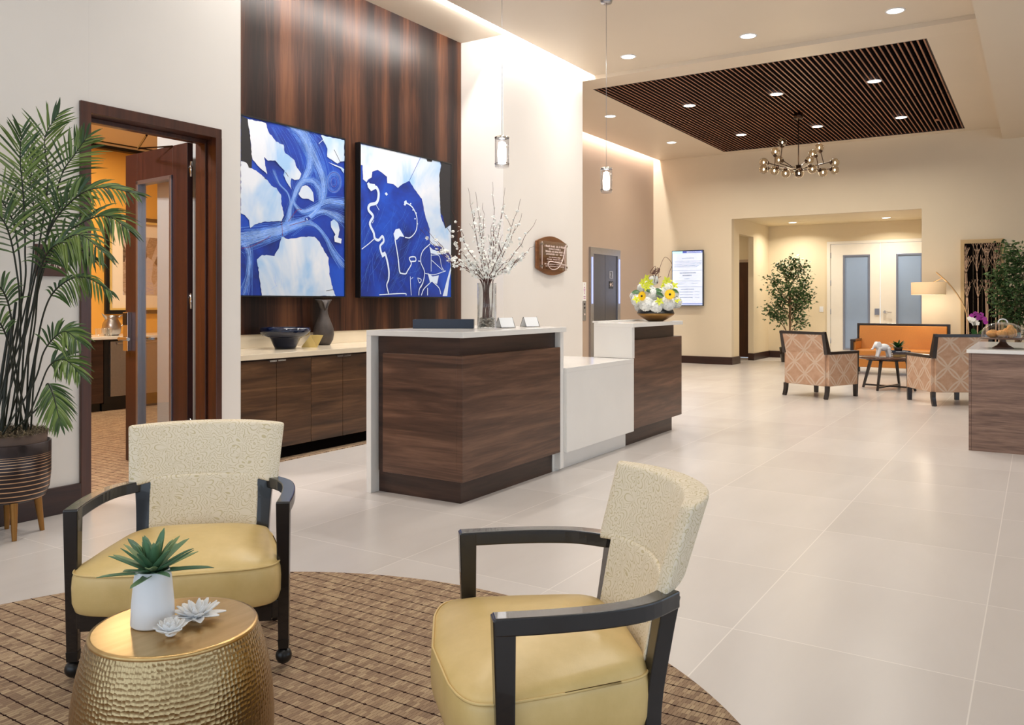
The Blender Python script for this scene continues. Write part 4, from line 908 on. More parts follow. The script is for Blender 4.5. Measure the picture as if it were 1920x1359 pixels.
st = [((.05 if k % 2 == 0 else .02)*math.sin(PI*k/5), (.05 if k % 2 == 0 else .02)*math.cos(PI*k/5)) for k in range(10)]
MB().prism(st, lambda q: Vector((14.175+q[0]*.85, 6.791, 1.575+q[1])), lambda q: Vector((14.18+q[0], 6.794, 1.575+q[1]))).build('star', M['letter'], el, True)
cp = thing('call_panel', 'narrow steel elevator call button panel with a notice above', 'control panel', (13.15, 6.82, 1.2))
MB().box(13.09, 13.21, 6.808, 6.8205, .92, 1.265).build('button_plate', M['steel'], cp, True, .002); MB().box(13.09, 13.22, 6.812, 6.8205, 1.27, 1.60).build('notice', M['white_card'], cp, True)
for z, m in ((1.21, 'black'), (1.145, 'black'), (1.03, 'letter')):
    MB().add(*(lambda q: (q.v, q.f))(MB().tube([(13.15, 6.812, z), (13.15, 6.80, z)], .016, 12))).build('button', M[m], cp, True)
b = MB()
for z, w in ((1.56, .02), (1.50, .04), (1.47, .06), (1.44, .05), (1.40, .03), (1.34, .07), (1.31, .07)): b.box(13.155-w/2, 13.155+w/2, 6.8105, 6.812, z, z+.012)
b.build('notice_print', M['petal_p'], cp, True)

# ------------------------------------------------------------------ screen
sn = thing('wall_screen', 'lit portrait information screen on the back wall', 'screen', (16.3, 6.04, 1.7))
MB().box(16.20, 16.25, 5.71, 6.375, 1.17, 2.30).build('housing', M['navy'], sn, True, .003); MB().box(16.25, 16.30, 5.85, 6.2, 1.5, 1.95).build('bracket', M['black'], sn, True)
dsp = MB().box(16.196, 16.201, 5.725, 6.36, 1.185, 2.285).build('display', M['screen'], sn, True)
b = MB(); b.mat(0).box(16.193, 16.196, 5.725, 6.14, 2.245, 2.285); b.mat(1).box(16.193, 16.196, 6.14, 6.36, 2.24, 2.285); b.mat(0).box(16.193, 16.196, 5.725, 6.36, 1.205, 1.22)
b.mat(2)
rnd = random.Random(5)
yy = 6.05
while yy > 5.74:
    w = rnd.uniform(.008, .018); b.box(16.191, 16.193, yy-w, yy, 2.255, 2.255+rnd.uniform(.012, .02)); yy -= w+.006
b.mat(3)
rows = [(2.14, 6.15, 5.9, .006), (2.08, 6.32, 5.74, .004), (2.05, 6.3, 5.74, .004), (2.02, 6.32, 5.75, .004), (1.99, 6.32, 5.8, .004), (1.965, 6.32, 5.82, .004), (1.89, 6.36, 5.73, .003), (1.84, 6.2, 5.86, .012), (1.79, 6.14, 5.95, .016), (1.72, 6.1, 5.99, .005), (1.68, 6.3, 5.78, .003), (1.64, 6.28, 6.1, .005), (1.63, 5.95, 5.82, .005), (1.61, 6.28, 6.14, .004), (1.56, 6.36, 5.73, .003), (1.51, 6.18, 5.9, .01), (1.455, 6.2, 5.92, .007), (1.46, 5.88, 5.78, .004), (1.40, 6.2, 5.93, .007), (1.40, 5.88, 5.79, .004), (1.345, 6.2, 5.93, .007), (1.345, 5.88, 5.79, .004)]
for z, ya, yb, hgt in rows:
    y = ya
    while y > yb:
        w = rnd.uniform(.01, .035) if hgt > .0035 else .6; e = max(yb, y-w); b.box(16.193, 16.196, e, y, z-hgt/2, z+hgt/2); y = e-(.006 if hgt > .0035 else 0)
b.build('page_content', [M['screen_blue'], M['screen_cyan'], M['screen'], M['ink']], dsp, True)

# ------------------------------------------------------------------ alcove double doors + brown door
dd = thing('door_3', 'pair of white doors with tall frosted glass in the alcove', 'door', (19.0, 2.83, 0)); dd['kind'] = 'structure'
b = MB(); b.box(18.97, 19.1, 3.83, 3.90, 0, 2.56); b.box(18.97, 19.1, 1.76, 1.83, 0, 2.56); b.box(18.97, 19.1, 1.76, 3.90, 2.50, 2.56); b.build('door_frame', M['white_door'], dd, True, .004)
for i, (y0, y1, ga, gb) in enumerate(((2.835, 3.825, 3.03, 3.57), (1.835, 2.825, 2.02, 2.52))):
    b = MB(); za, zb = .22, 2.26
    b.box(18.985, 19.03, y0, ga, .01, 2.495); b.box(18.985, 19.03, gb, y1, .01, 2.495); b.box(18.985, 19.03, ga, gb, .01, za); b.box(18.985, 19.03, ga, gb, zb, 2.495)
    l_ = b.build('door_leaf', M['white_door'], dd, True, .002)
    b = MB(); q = .035
    for k in ((ga, ga+q, za, zb), (gb-q, gb, za, zb), (ga, gb, za, za+q), (ga, gb, zb-q, zb)): b.box(18.975, 19.04, k[0], k[1], k[2], k[3])
    b.build('lite_frame', M['alu'], l_, True, .002); MB().box(19.0, 19.01, ga+q, gb-q, za+q, zb-q).build('frosted_pane', M['frost'], l_, True)
    if i == 0:
        MB().box(18.965, 18.985, 2.845, 2.935, .98, 1.11).build('lock_plate', M['alu'], l_, True, .002)
        b = MB(); 
        for z in (.35, .98, 1.6, 2.2): b.cyl((18.985, 3.83, 0), .014, z, z+.12, 10)
        b.build('hinge', M['alu'], dd, True)
    else:
        b = MB(); b.tube([(18.985, 2.73, 1.04), (18.925, 2.73, 1.04)], .03, 14); b.tube([(18.93, 2.73, 1.04), (18.92, 2.60, 1.03)], .014, 8); b.build('door_handle', M['chrome'], l_, True)
d4 = thing('door_4', 'dark red-brown door at the end of the narrow side passage', 'door', (18.6, 5.9, 0)); d4['kind'] = 'structure'
MB().box(18.58, 18.66, 5.35, 6.45, .01, 2.14).build('door_leaf', M['mahogany'], d4, True, .002); b = MB(); b.box(18.57, 18.7, 5.30, 5.35, 0, 2.2); b.box(18.57, 18.7, 6.45, 6.5, 0, 2.2); b.box(18.57, 18.7, 5.30, 6.5, 2.14, 2.2); b.build('door_frame', M['wall_tan'], d4, True)
sw = thing('light_switch', 'white wall switch plate left of the double doors', 'switch', (19.0, 4.02, 1.09)); MB().box(18.992, 19.0, 3.98, 4.06, 1.03, 1.15).build('plate', M['white'], sw, True, .002); MB().box(18.988, 18.992, 4.005, 4.035, 1.06, 1.12).build('rocker', M['white'], sw, True)

# ------------------------------------------------------------------ tree wall art
ta = thing('tree_wall_art', 'tall dark wall panel with carved pale bare trees', 'wall art', (16.3, .82, .5))
MB().box(16.24, 16.298, .50, 1.14, .42, 2.32).build('beige_frame', plain('beige_frame', lin(196, 168, 124), .5), ta, True, .003)
b = MB()
for k in range(4): b.box(16.225, 16.24, 1.08-.135*(k+1)+.008, 1.08-.135*k, .46, 2.25)
b.build('dark_panels', M['void'], ta, True)
b = MB(); rnd = random.Random(11)
def twigs(p, ang, L_, w, dep):
    if dep == 0 or p[1] > 2.25: return
    q = (p[0]+math.sin(ang)*L_, min(2.25, p[1]+math.cos(ang)*L_)); q = (min(max(q[0], .545), 1.08), q[1])
    b.bar((16.221, p[0], p[1]), (16.221, q[0], q[1]), .008, w, up=(0, 1, 0))
    for s_ in (-1, 1): twigs(q, ang*.5+s_*rnd.uniform(.12, .32), L_*.85, max(w*.72, .004), dep-1)
for y0, lean in ((1.045, 0), (1.01, .03), (.885, .01), (.75, .0), (.725, .02), (.62, 0), (.575, .0)):
    p = (y0, .46); w = .02
    for k in range(7):
        q = (p[0]+rnd.uniform(-.008, .008)+lean*.1, p[1]+.215); b.bar((16.221, p[0], p[1]), (16.221, q[0], q[1]), .008, w, up=(0, 1, 0)); p = q; w *= .9
        if k in (3, 5, 6):
            for s_ in (-1, 1): twigs(p, s_*rnd.uniform(.12, .3), rnd.uniform(.08, .13), w*.45, 3)
    twigs(p, 0, .06, w*.7, 4)
b.build('carved_trees', plain('pale_carving', lin(206, 172, 146), .6), ta, True)

# ------------------------------------------------------------------ chandelier
cd = thing('chandelier', 'dark bronze branching chandelier with round glass globes', 'chandelier', (13.4, 3.18, 3.32))
Zb = 3.32
def lp(u, v, dn=0): # point near the hub distance, local
    return atD(u, v, 12.99+dn)-Vector((13.4, 3.18, 3.32))
MB().cyl((0, 0, 0), .008, .05, .80, 10).build('rod', M['bronze'], cd); MB().cyl((0, 0, 0), .07, .80, .88, 28).build('canopy', M['bronze'], cd); MB().cyl((0, 0, 0), .045, -.10, .07, 24).build('hub', M['bronze'], cd)
Z3 = lambda u, v, d=0: lp(1370+u/8, 190+v/8, d)
gl = [((495, 915), (555, 925), .0, None), ((495, 1020), (555, 1005), -.35, None), ((655, 1040), (700, 1000), -.5, None), ((672, 755), (668, 820), .1, (660, 985)), ((775, 615), (772, 680), .1, (740, 930)), ((720, 880), (770, 890), .5, None),
      ((825, 1080), (825, 1050), -.45, None), ((955, 1035), (900, 1020), .5, None), ((1025, 1080), (1040, 1045), -.6, None), ((1185, 880), (1130, 900), .45, None), ((1225, 1015), (1190, 970), -.45, None), ((1330, 695), (1355, 770), .1, (1395, 930)),
      ((1230, 790), (1270, 815), .3, (1320, 1020)), ((1385, 1065), (1335, 1030), -.4, None), ((1565, 920), (1510, 915), 0, None), ((1560, 1030), (1515, 1020), .35, None)]
arms = MB()
for i, (g, k, dn, post) in enumerate(gl):
    G = Z3(*g, dn); K = Z3(*k, dn); gd = (G-K).normalized()
    gg = thing('glass_globe', '', ''); del gg['label']; del gg['category']; gg.parent = cd; gg.location = G
    bpy.data.objects.remove(gg)
    o = MB().ball(G, .068, 20, 12).build('globe', M['smoke_glass'], cd, False)
    MB().ball(G+gd*.0, .012, 8, 6, (1, 1, 1.8)).build('bulb', M['bulb'], o)
    s_ = MB().tube([G-gd*.035, G-gd*.064, G-gd*.085], [.012, .036, .016], 14).build('socket', M['bronze'], cd)
    st_ = Z3(*post, dn) if post else None
    if post: arms.tube([G-gd*.07, st_], .007, 8); arms.tube([st_, Vector((0, 0, -.0))], .0075, 8)
    else:
        c_ = Vector((0, 0, random.uniform(-.04, .02))); arms.tube([c_, G-gd*.08], .0075, 8)
arms.build('arms', M['bronze'], cd)
pl_ = bpy.data.lights.new('chandelier_glow', 'POINT'); pl_.energy = 22; pl_.color = (1, .78, .5); pl_.shadow_soft_size = .35; o = bpy.data.objects.new('chandelier_glow', pl_); C.objects.link(o); o.location = (0, 0, -.0); o.parent = cd

# ------------------------------------------------------------------ rug
tag(MB().lathe([(0, 0), (1.687, 0), (1.687, .008), (1.68, .011), (0, .011)], (1.28, 1.98, 0), 160, False).build('round_rug', M['rug']), 'large round brown gridded rug under the two front chairs', 'rug')

# ------------------------------------------------------------------ lounge chair
def lounge_chair(loc, rotz, label, group):
    t = thing('lounge_chair', label, 'armchair', loc, rotz, group)
    bw = M['black_wood']
    AT = .566
    # seat cushion: plan outline rings
    def outline(s_, n=64):
        pts = []
        for k in range(n):
            a = 2*PI*k/n; ca, sa = math.cos(a), math.sin(a)
            e = .2
            x = abs(ca)**e*math.copysign(1, ca); y = abs(sa)**e*math.copysign(1, sa)   # superellipse in [-1,1]
            yy = y; taper = 1-.24*max(0, (yy+1)/2-.25)/.75
            X = x*.328*taper
            Y = .165+yy*.225
            if yy < 0: Y -= (1-x*x)*.05*(-yy)
            if yy > 0: Y += (1-x*x)*.02
            pts.append((X*s_[0], .165+(Y-.165)*s_[1]))
        return pts
    rows = []
    for z, sx, sy in ((.238, .0, .0), (.238, .955, .955), (.243, .975, .975), (.27, 1.0, 1.0), (.32, 1.005, 1.008), (.352, .998, 1.0), (.366, .985, .985)):
        o_ = outline((sx, sy)); rows.append([Vector((x, y, z)) for x, y in o_])
    for f in (.96, .88, .75, .6, .42, .22, 0):
        o_ = outline((.985*f, .985*f)); rows.append([Vector((x, y, .370+.055*(1-f**2.6)+.018*max(0, (y-.0)/.4))) for x, y in o_])
    st = MB().grid(rows, True, True).build('seat_cushion', M['vinyl'], t)
    o_ = outline((.988, .988)); pth = [Vector((x, y, .368)) for x, y in o_]; pth.append(pth[0].copy()); pth.append(pth[1].copy())
    MB().tube(pth, .0032, 6, cap=False).build('piping', M['vinyl'], st)
    b = MB(); b.sweep([(-.30, -.01, .205), (.30, -.01, .205)], .03, .06); 
    for sx in (-1, 1): b.sweep([(sx*.305, .0, .205), (sx*.235, .40, .205)], .03, .06)
    b.sweep([(-.235, .39, .205), (.235, .39, .205)], .03, .06); b.build('seat_rail', bw, t, bevel=.003)
    for sx in (-1, 1):
        # arm: front mitred corner, curves inwards to the back post
        path = interp([(sx*.334, -.002, AT-.02), (sx*.336, .12, AT-.02), (sx*.327, .25, AT-.02), (sx*.300, .35, AT-.02), (sx*.238, .437, AT-.02)], 18)
        MB().sweep(path, .046, .040).build('armrest', bw, t, bevel=.004)
        fl = MB(); fl.bar((sx*.334, .02, AT-.003), (sx*.334, .026, .075), .046, .050, up=(0, 1, 0), w2=.034, h2=.032); leg = fl.build('front_leg', bw, t, bevel=.003)
        MB().bar((sx*.334, .0253, .098), (sx*.334, .0255, .066), .036, .035, up=(0, 1, 0), w2=.033, h2=.031).build('metal_sleeve', M['black'], leg)
        cst = MB(); cst.ball((sx*.334, .026, .0385), .0275, 16, 10); cst.tube([(sx*.334, .026, .07), (sx*.334, .026, .04)], .007, 8); cst.build('caster', M['black'], leg)
        MB().sweep(interp([(sx*.222, .435, AT-.01), (sx*.213, .418, .45), (sx*.208, .395, .30), (sx*.215, .395, .20), (sx*.245, .425, .10), (sx*.255, .45, .012)], 20), [.058]*10+[.056-.0018*k for k in range(10)], .040, up=(0, 1, 0)).build('rear_leg', bw, t, bevel=.003)
    # lower back
    def shell(z0, z1, w0, w1, y0, y1, curv, th, wx, n=24, m=14, sag=0.0):
        """curved padded back: inner face, outer face and the rim between them"""
        fr, bk = [], []
        for j in range(m+1):
            g = j/m; w = w0+(w1-w0)*g; yb = y0+(y1-y0)*g; r0, r1 = [], []
            for i in range(n+1):
                f = 2*i/n-1; z = z0+(z1-z0)*g-(1-g)*sag*-(1-f*f); bulge = .006*math.sin(PI*g)
                r0.append(Vector((f*w/2, yb-curv*f*f-bulge*(1-f*f), z))); r1.append(Vector((f*(w/2+wx), yb-curv*f*f+th*(1-abs(f)**3)+.012, z)))
            fr.append(r0); bk.append(r1)
        b = MB()
        for G in (fr, bk): b.grid(G)
        edge = lambda G: G[0]+[r[-1] for r in G[1:]]+G[-1][::-1][1:]+[r[0] for r in G[::-1][1:-1]]
        b.grid([edge(fr), edge(bk)], False, True)
        return b
    def weld(o, d=.0005):
        bm = bmesh.new(); bm.from_mesh(o.data); bmesh.ops.remove_doubles(bm, verts=bm.verts, dist=d); bmesh.ops.recalc_face_normals(bm, faces=bm.faces); bm.to_mesh(o.data); bm.free()
        for p in o.data.polygons: p.use_smooth = True
        bv = o.modifiers.new('bevel', 'BEVEL'); bv.width = .010; bv.segments = 3; bv.limit_method = 'ANGLE'; bv.angle_limit = math.radians(50)
    lo = shell(.33, .578, .385, .398, .415, .462, .045, .055, .0).build('lower_back', M['floral'], t); weld(lo)
    up = shell(.552, .769, .465, .502, .468, .530, .075, .055, .042, sag=.022).build('upper_back', M['floral'], t); weld(up)
    return t
lounge_chair((1.733, 2.403, .011), math.radians(-48.5), 'cream and yellow lounge chair behind the gold drum table', 'yellow lounge chairs on the round rug')
lounge_chair((1.735, 1.212, .011), math.radians(-137.95), 'cream and yellow lounge chair seen from the side at the bottom centre', 'yellow lounge chairs on the round rug')

# ------------------------------------------------------------------ drum table
dt = thing('drum_table', 'hammered gold metal drum side table', 'side table', (1.245, 1.74, .011))
prof = [(.155, 0), (.185, .03), (.212, .09), (.226, .17), (.228, .24), (.224, .31), (.213, .38), (.2, .43), (.192, .452), (.188, .462)]
MB().lathe(interp_prof(prof) if False else prof, seg=96).build('hammered_body', M['hammer'], dt)
MB().lathe([(.188, .460), (.1895, .466), (.187, .470), (.180, .4705), (0, .469)], seg=96).build('smooth_top', M['brass_top'], dt)
TZ = .4815
ap = thing('agave_pot_plant', 'white tapered pot with a green agave on the drum table', 'potted plant', (1.22, 1.79, TZ))
MB().lathe([(0, 0), (.046, 0), (.0495, .004), (.048, .05), (.0425, .11), (.039, .128), (.036, .130), (.0345, .126), (.038, .10), (0, .098)], seg=44).build('pot', M['white'], ap)
MB().lathe([(0, .108), (.037, .106)], seg=24).build('soil', M['void'], ap)
b = MB(); rnd = random.Random(4)
for k in range(34):
    a = k*2.39996; f = k/34; el_ = math.radians(78-72*f+rnd.uniform(-8, 8)); L_ = (.075+.055*f)*rnd.uniform(.85, 1.15); w = rnd.uniform(.022, .03)
    d_ = Vector((math.cos(a)*math.cos(el_), math.sin(a)*math.cos(el_), math.sin(el_))); sd = Vector((-math.sin(a), math.cos(a), 0)); nn = sd.cross(d_)*-1; base = Vector((math.cos(a)*.008, math.sin(a)*.008, .118+.012*(1-f))); rows = []
    bend = rnd.uniform(-.15, .45)
    for i in range(9):
        g = i/8; ww = w*(.55+.9*g)*(1-g)**.6*1.0 if g > .25 else w*(.5+1.2*g); ww = max(ww*.62, .0004); p = base+d_*L_*g+Vector((0, 0, -1))*L_*bend*.35*g*g
        rows.append([p-sd*ww+nn*ww*.45, p, p+sd*ww+nn*ww*.45])
    b.grid(rows)
o = b.build('agave_leaves', M['agave'], ap, recalc=False); s2 = o.modifiers.new('s', 'SOLIDIFY'); s2.thickness = .0012
def lotus(loc, R, h, layers, seed, label):
    rnd = random.Random(seed); b = MB(); b.ball((0, 0, h*.16), R*.30, 14, 8, (1, 1, .5))
    for li, (n, el_, L_, w) in enumerate(layers):
        for k in range(n):
            a = 2*PI*(k+.5*(li % 2))/n+rnd.uniform(-.08, .08); e = math.radians(el_+rnd.uniform(-5, 5)); sd = Vector((-math.sin(a), math.cos(a), 0)); rows = []
            for i in range(7):
                g = i/6; rr = L_*g; z = .006+rr*math.sin(e)*(.35+.65*g); x = rr*math.cos(e); ww = w*(math.sin(PI*min(.97, g*.9+.1))**.7)*.5
                p = Vector((x*math.cos(a), x*math.sin(a), z)); rows.append([p-sd*ww+Vector((0, 0, ww*.5)), p, p+sd*ww+Vector((0, 0, ww*.5))])
            b.grid(rows)
    o = b.build('ceramic_lotus', M['matte_white'], recalc=False); s2 = o.modifiers.new('s', 'SOLIDIFY'); s2.thickness = .002; s2.offset = 0; o.location = loc; tag(o, label, 'ornament', 'white ceramic flowers on the drum table'); return o
lotus((1.196, 1.687, TZ), .04, .04, ((8, 25, .042, .024), (8, 45, .04, .02), (7, 62, .036, .017), (5, 78, .032, .013)), 2, 'small closed white ceramic flower at the front of the drum table')
lotus((1.292, 1.722, TZ), .06, .045, ((9, 10, .068, .026), (8, 28, .056, .022), (8, 45, .046, .018), (6, 62, .038, .014)), 5, 'larger open white ceramic flower with pointed petals on the drum table')

# ------------------------------------------------------------------ palm
PX, PY = 2.33, 4.665
pp = thing('potted_palm', 'tall green palm in a ringed metal planter left of the doorway', 'potted plant', (PX, PY, 0))
prof = [(0, .19), (.135, .19), (.165, .205), (.185, .25), (.193, .33), (.194, .50), (.190, .503), (.186, .50), (.186, .46), (0, .44)]
MB().lathe(prof, seg=64).build('planter', M['planter'], pp)
MB().lathe([(.165, .43), (.178, .545), (.173, .55), (.15, .53), (0, .535)], seg=48).build('inner_pot', plain('brown_liner', lin(92, 72, 60), .6), pp)
b = MB(); rnd = random.Random(9)
for k in range(3200):
    a = rnd.uniform(0, 2*PI); r = .19*math.sqrt(rnd.random()); p = Vector((r*math.cos(a), r*math.sin(a), .543+.035*rnd.random()*(1.2-r/.2))); q = p+Vector((rnd.gauss(0, .012), rnd.gauss(0, .012), rnd.gauss(.006, .008))); s_ = Vector((rnd.gauss(0, 1), rnd.gauss(0, 1), 0)).normalized()*.0016
    b.add([p-s_, p+s_, q+s_, q-s_], [(0, 1, 2, 3)])
o = b.build('moss', M['moss'], pp, recalc=False); o['kind'] = 'stuff'
for a in (math.radians(-20), math.radians(70), math.radians(160), math.radians(250)):
    MB().tube([(.125*math.cos(a), .125*math.sin(a), .215), (.15*math.cos(a), .15*math.sin(a), .0)], [.022, .012], 14).build('leg', M['brass'], pp)
PD = 4.42
stems = [(0, 0), (12, 3), (24, -2), (-12, 4), (34, 5), (4, 6), (-20, -3), (45, 0)]
# fronds: rachis px path from crown of stem to tip, depth start/end, leaflet length, droop
FR = [([(22, 800), (42, 560), (47, 470), (44, 370), (38, 300), (40, 250)], 4.40, 4.20, .19, .05),
      ([(30, 800), (52, 560), (80, 420), (90, 330), (84, 260), (108, 215)], 4.45, 4.45, .17, .05),
      ([(40, 800), (60, 580), (90, 430), (115, 330), (140, 290), (162, 258)], 4.50, 4.5, .17, .1),
      ([(35, 800), (50, 600), (90, 440), (140, 372), (190, 352), (252, 362)], 4.45, 4.15, .13, .35),
      ([(45, 800), (58, 620), (95, 470), (150, 420), (200, 405), (238, 428)], 4.45, 4.1, .15, .5),
      ([(45, 800), (60, 640), (75, 520), (110, 460), (150, 440), (190, 470)], 4.40, 4.0, .15, .7),
      ([(50, 800), (68, 660), (88, 570), (120, 530), (160, 520), (205, 545)], 4.45, 4.2, .09, 1.0),
      ([(40, 800), (62, 720), (82, 660), (105, 630), (125, 622), (148, 640)], 4.40, 4.2, .12, .5),
      ([(15, 800), (40, 560), (30, 440), (12, 390), (-15, 360), (-45, 370)], 4.40, 4.2, .19, .1),
      ([(10, 800), (35, 600), (30, 500), (10, 420), (-20, 400), (-60, 420)], 4.35, 4.0, .19, .3),
      ([(15, 800), (28, 680), (20, 590), (5, 545), (-20, 530), (-50, 560)], 4.40, 4.1, .15, .6),
      ([(48, 800), (70, 740), (90, 690), (110, 675), (128, 678), (148, 700)], 4.40, 4.2, .11, .4),
      ([(30, 800), (55, 600), (80, 470), (105, 400), (130, 372), (155, 350)], 4.38, 4.3, .16, .25),
      ([(34, 800), (58, 620), (72, 520), (92, 470), (125, 455), (170, 480)], 4.35, 4.05, .14, .9),
      ([(5, 800), (25, 700), (15, 640), (-5, 600), (-30, 600), (-60, 640)], 4.40, 4.1, .13, .6),
      ([(20, 800), (48, 600), (62, 480), (64, 400), (58, 340), (66, 290)], 4.5, 4.55, .16, .1),
      ([(60, 800), (75, 760), (88, 720), (98, 735), (105, 760), (112, 790)], 4.38, 4.25, .10, .5)]
rnd = random.Random(21)
for i, (px, d0, d1, ll, droop) in enumerate(FR):
    pts = []
    for k, (u, v) in enumerate(px):
        f = k/(len(px)-1); pts.append(atD(u, v, d0+(d1-d0)*f))
    base = Vector((PX+rnd.uniform(-.12, .12), PY+rnd.uniform(-.1, .1), .53)); pts[0] = base
    path = interp(pts, 60)
    b = MB(); b.mat(0).tube(path[:34], [.0048-.00002*k for k in range(34)], 6); b.tube(path[33:], [.0042-.00011*k for k in range(27)], 5)
    n0 = 27; b.mat(1); cnt = 21
    for k in range(cnt):
        f = k/(cnt-1); q = n0+f*(59-n0); j = min(int(q), 58); p = path[j].lerp(path[j+1], q-j); t_ = (path[min(j+1, 59)]-path[max(j-1, 0)]).normalized()
        view = Vector((p.x, p.y, 0)).normalized(); upn = (Vector((0, 0, .55))-view*.8+Vector((.1, -.1, 0))).normalized()
        for sg in (-1, 1):
            sd = t_.cross(upn).normalized()*sg; L_ = ll*1.12*(.55+.6*math.sin(PI*min(1, f*.8+.22)))*rnd.uniform(.88, 1.1); w = .0105*rnd.uniform(.85, 1.15)
            dr = (t_*(.55+.45*f)+sd*(.85-.45*f)+Vector((rnd.gauss(0, .07), rnd.gauss(0, .07), rnd.gauss(0, .07)))).normalized(); nn = dr.cross(t_.cross(upn)).normalized() if True else upn
            wd = dr.cross(upn).normalized(); rows = []
            for m in range(6):
                g = m/5; c_ = p+dr*L_*g+Vector((0, 0, -1))*L_*droop*.55*g*g-Vector((0, 0, 1))*L_*.12*g*g; ww = w*math.sin(PI*min(.985, g*.86+.13))**.8
                rows.append([c_-wd*ww*.6, c_+upn*ww*.18, c_+wd*ww*.6])
            b.grid(rows)
    b.build('frond', [M['cane'], M['palm']], pp, True, recalc=False)
for k, (a, r, h) in enumerate(((2.0, .09, 1.0), (3.6, .07, 1.2), (5.2, .08, .9))):
    p0 = Vector((r*math.cos(a), r*math.sin(a), .53)); MB().tube(interp([p0, p0+Vector((.02, -.02, h*.3)), p0+Vector((.05, -.05, h*.6))], 10), [.011, .0105, .010, .010, .0095, .009, .0085, .008, .008, .007], 8).build('cane', M['cane'], pp)

# ------------------------------------------------------------------ island cabinet + cake stand
ic = thing('island_cabinet', 'walnut cabinet with white top at the right edge', 'cabinet', (8.8, -.4, 0))
b = MB(); b.box(8.0, 9.6, -1.3, .48, .0, .815); b.build('body', M['island'], ic, True); MB().box(7.98, 8.0, -1.3, .479, .0, .818).build('end_panel', M['island'], ic, True, .001); MB().box(7.98, 9.62, .48, .50, .0, .818).build('front_panel', M['island'], ic, True, .001)
MB().box(7.96, 9.64, -1.3, .515, .82, .85).build('worktop', M['white_quartz'], ic, True, .002)
CSX, CSY = 8.30, .262
M['cake_wood'] = plain('dark_turned_wood', lin(84, 58, 44), .35, nz=.2, scale=20)
cs = thing('cake_stand', 'dark turned wood cake stand on the white-topped cabinet', 'cake stand', (CSX, CSY, .85))
MB().lathe([(0, 0), (.082, 0), (.08, .01), (.045, .03), (.026, .055), (.022, .078), (.04, .082), (0, .082)], seg=40).build('foot', M['cake_wood'], cs); MB().lathe([(0, .082), (.17, .082), (.178, .088), (.175, .093), (0, .093)], seg=56).build('plate', M['cake_wood'], cs)
dm = thing('glass_dome', 'clear glass dome with loop handle over the pastries', 'cake dome', (CSX, CSY, .943))
pr = [(.162, 0), (.163, .02), (.158, .055), (.142, .085), (.115, .108), (.075, .124), (.035, .131), (0, .133)]
MB().lathe(pr, seg=56).build('dome', M['glass'], dm)
hd = [Vector((.040*math.cos(PI*k/12)*R_.x, .040*math.cos(PI*k/12)*R_.y, .130+.030*math.sin(PI*k/12))) for k in range(13)]; MB().tube(hd, .005, 8).build('handle', M['white'], dm)
rnd = random.Random(8)
def crinkle(b, c, r, sc, seed, R=None, k=.12):
    n0 = len(b.v); b.ball(c, r, 20, 12, sc, R)
    for i in range(n0, len(b.v)):
        d_ = b.v[i]-c; b.v[i] = c+d_*(1+k*mnoise.noise(b.v[i]*45+Vector((seed, 0, 0))))
for i, (du, dn, r, z, sc, lb) in enumerate(((-.10, -.02, .042, .036, (1.2, .9, .8), 'twisted pastry'), (-.055, .03, .04, .034, (1.3, .8, .75), 'twisted pastry'), (-.045, -.06, .042, .036, (1.2, .8, .8), 'twisted pastry'), (.045, -.04, .058, .055, (1, .38, 1), 'cookie'), (.055, .0, .058, .055, (1, .35, 1), 'cookie'), (.10, .0, .042, .04, (.9, .5, .95), 'cookie'), (.06, .06, .045, .04, (1, .5, .9), 'cookie'))):
    c_ = Vector((CSX, CSY, .943+z))+R_*du+F_*dn; b = MB(); crinkle(b, c_, r, sc, i*3.1, Matrix.Rotation(-1.0+i*.2, 3, 'Z'), .2 if i < 3 else .1)
    o = b.build('pastry' if i < 3 else 'cookie', M['cookie'])
    tag(o, ('rough golden pastry on the left side under the dome' if i < 3 else 'round golden cookie on the right side under the dome'), 'pastry' if i < 3 else 'cookie', 'pastries under the glass dome' if i < 3 else 'cookies under the glass dome')

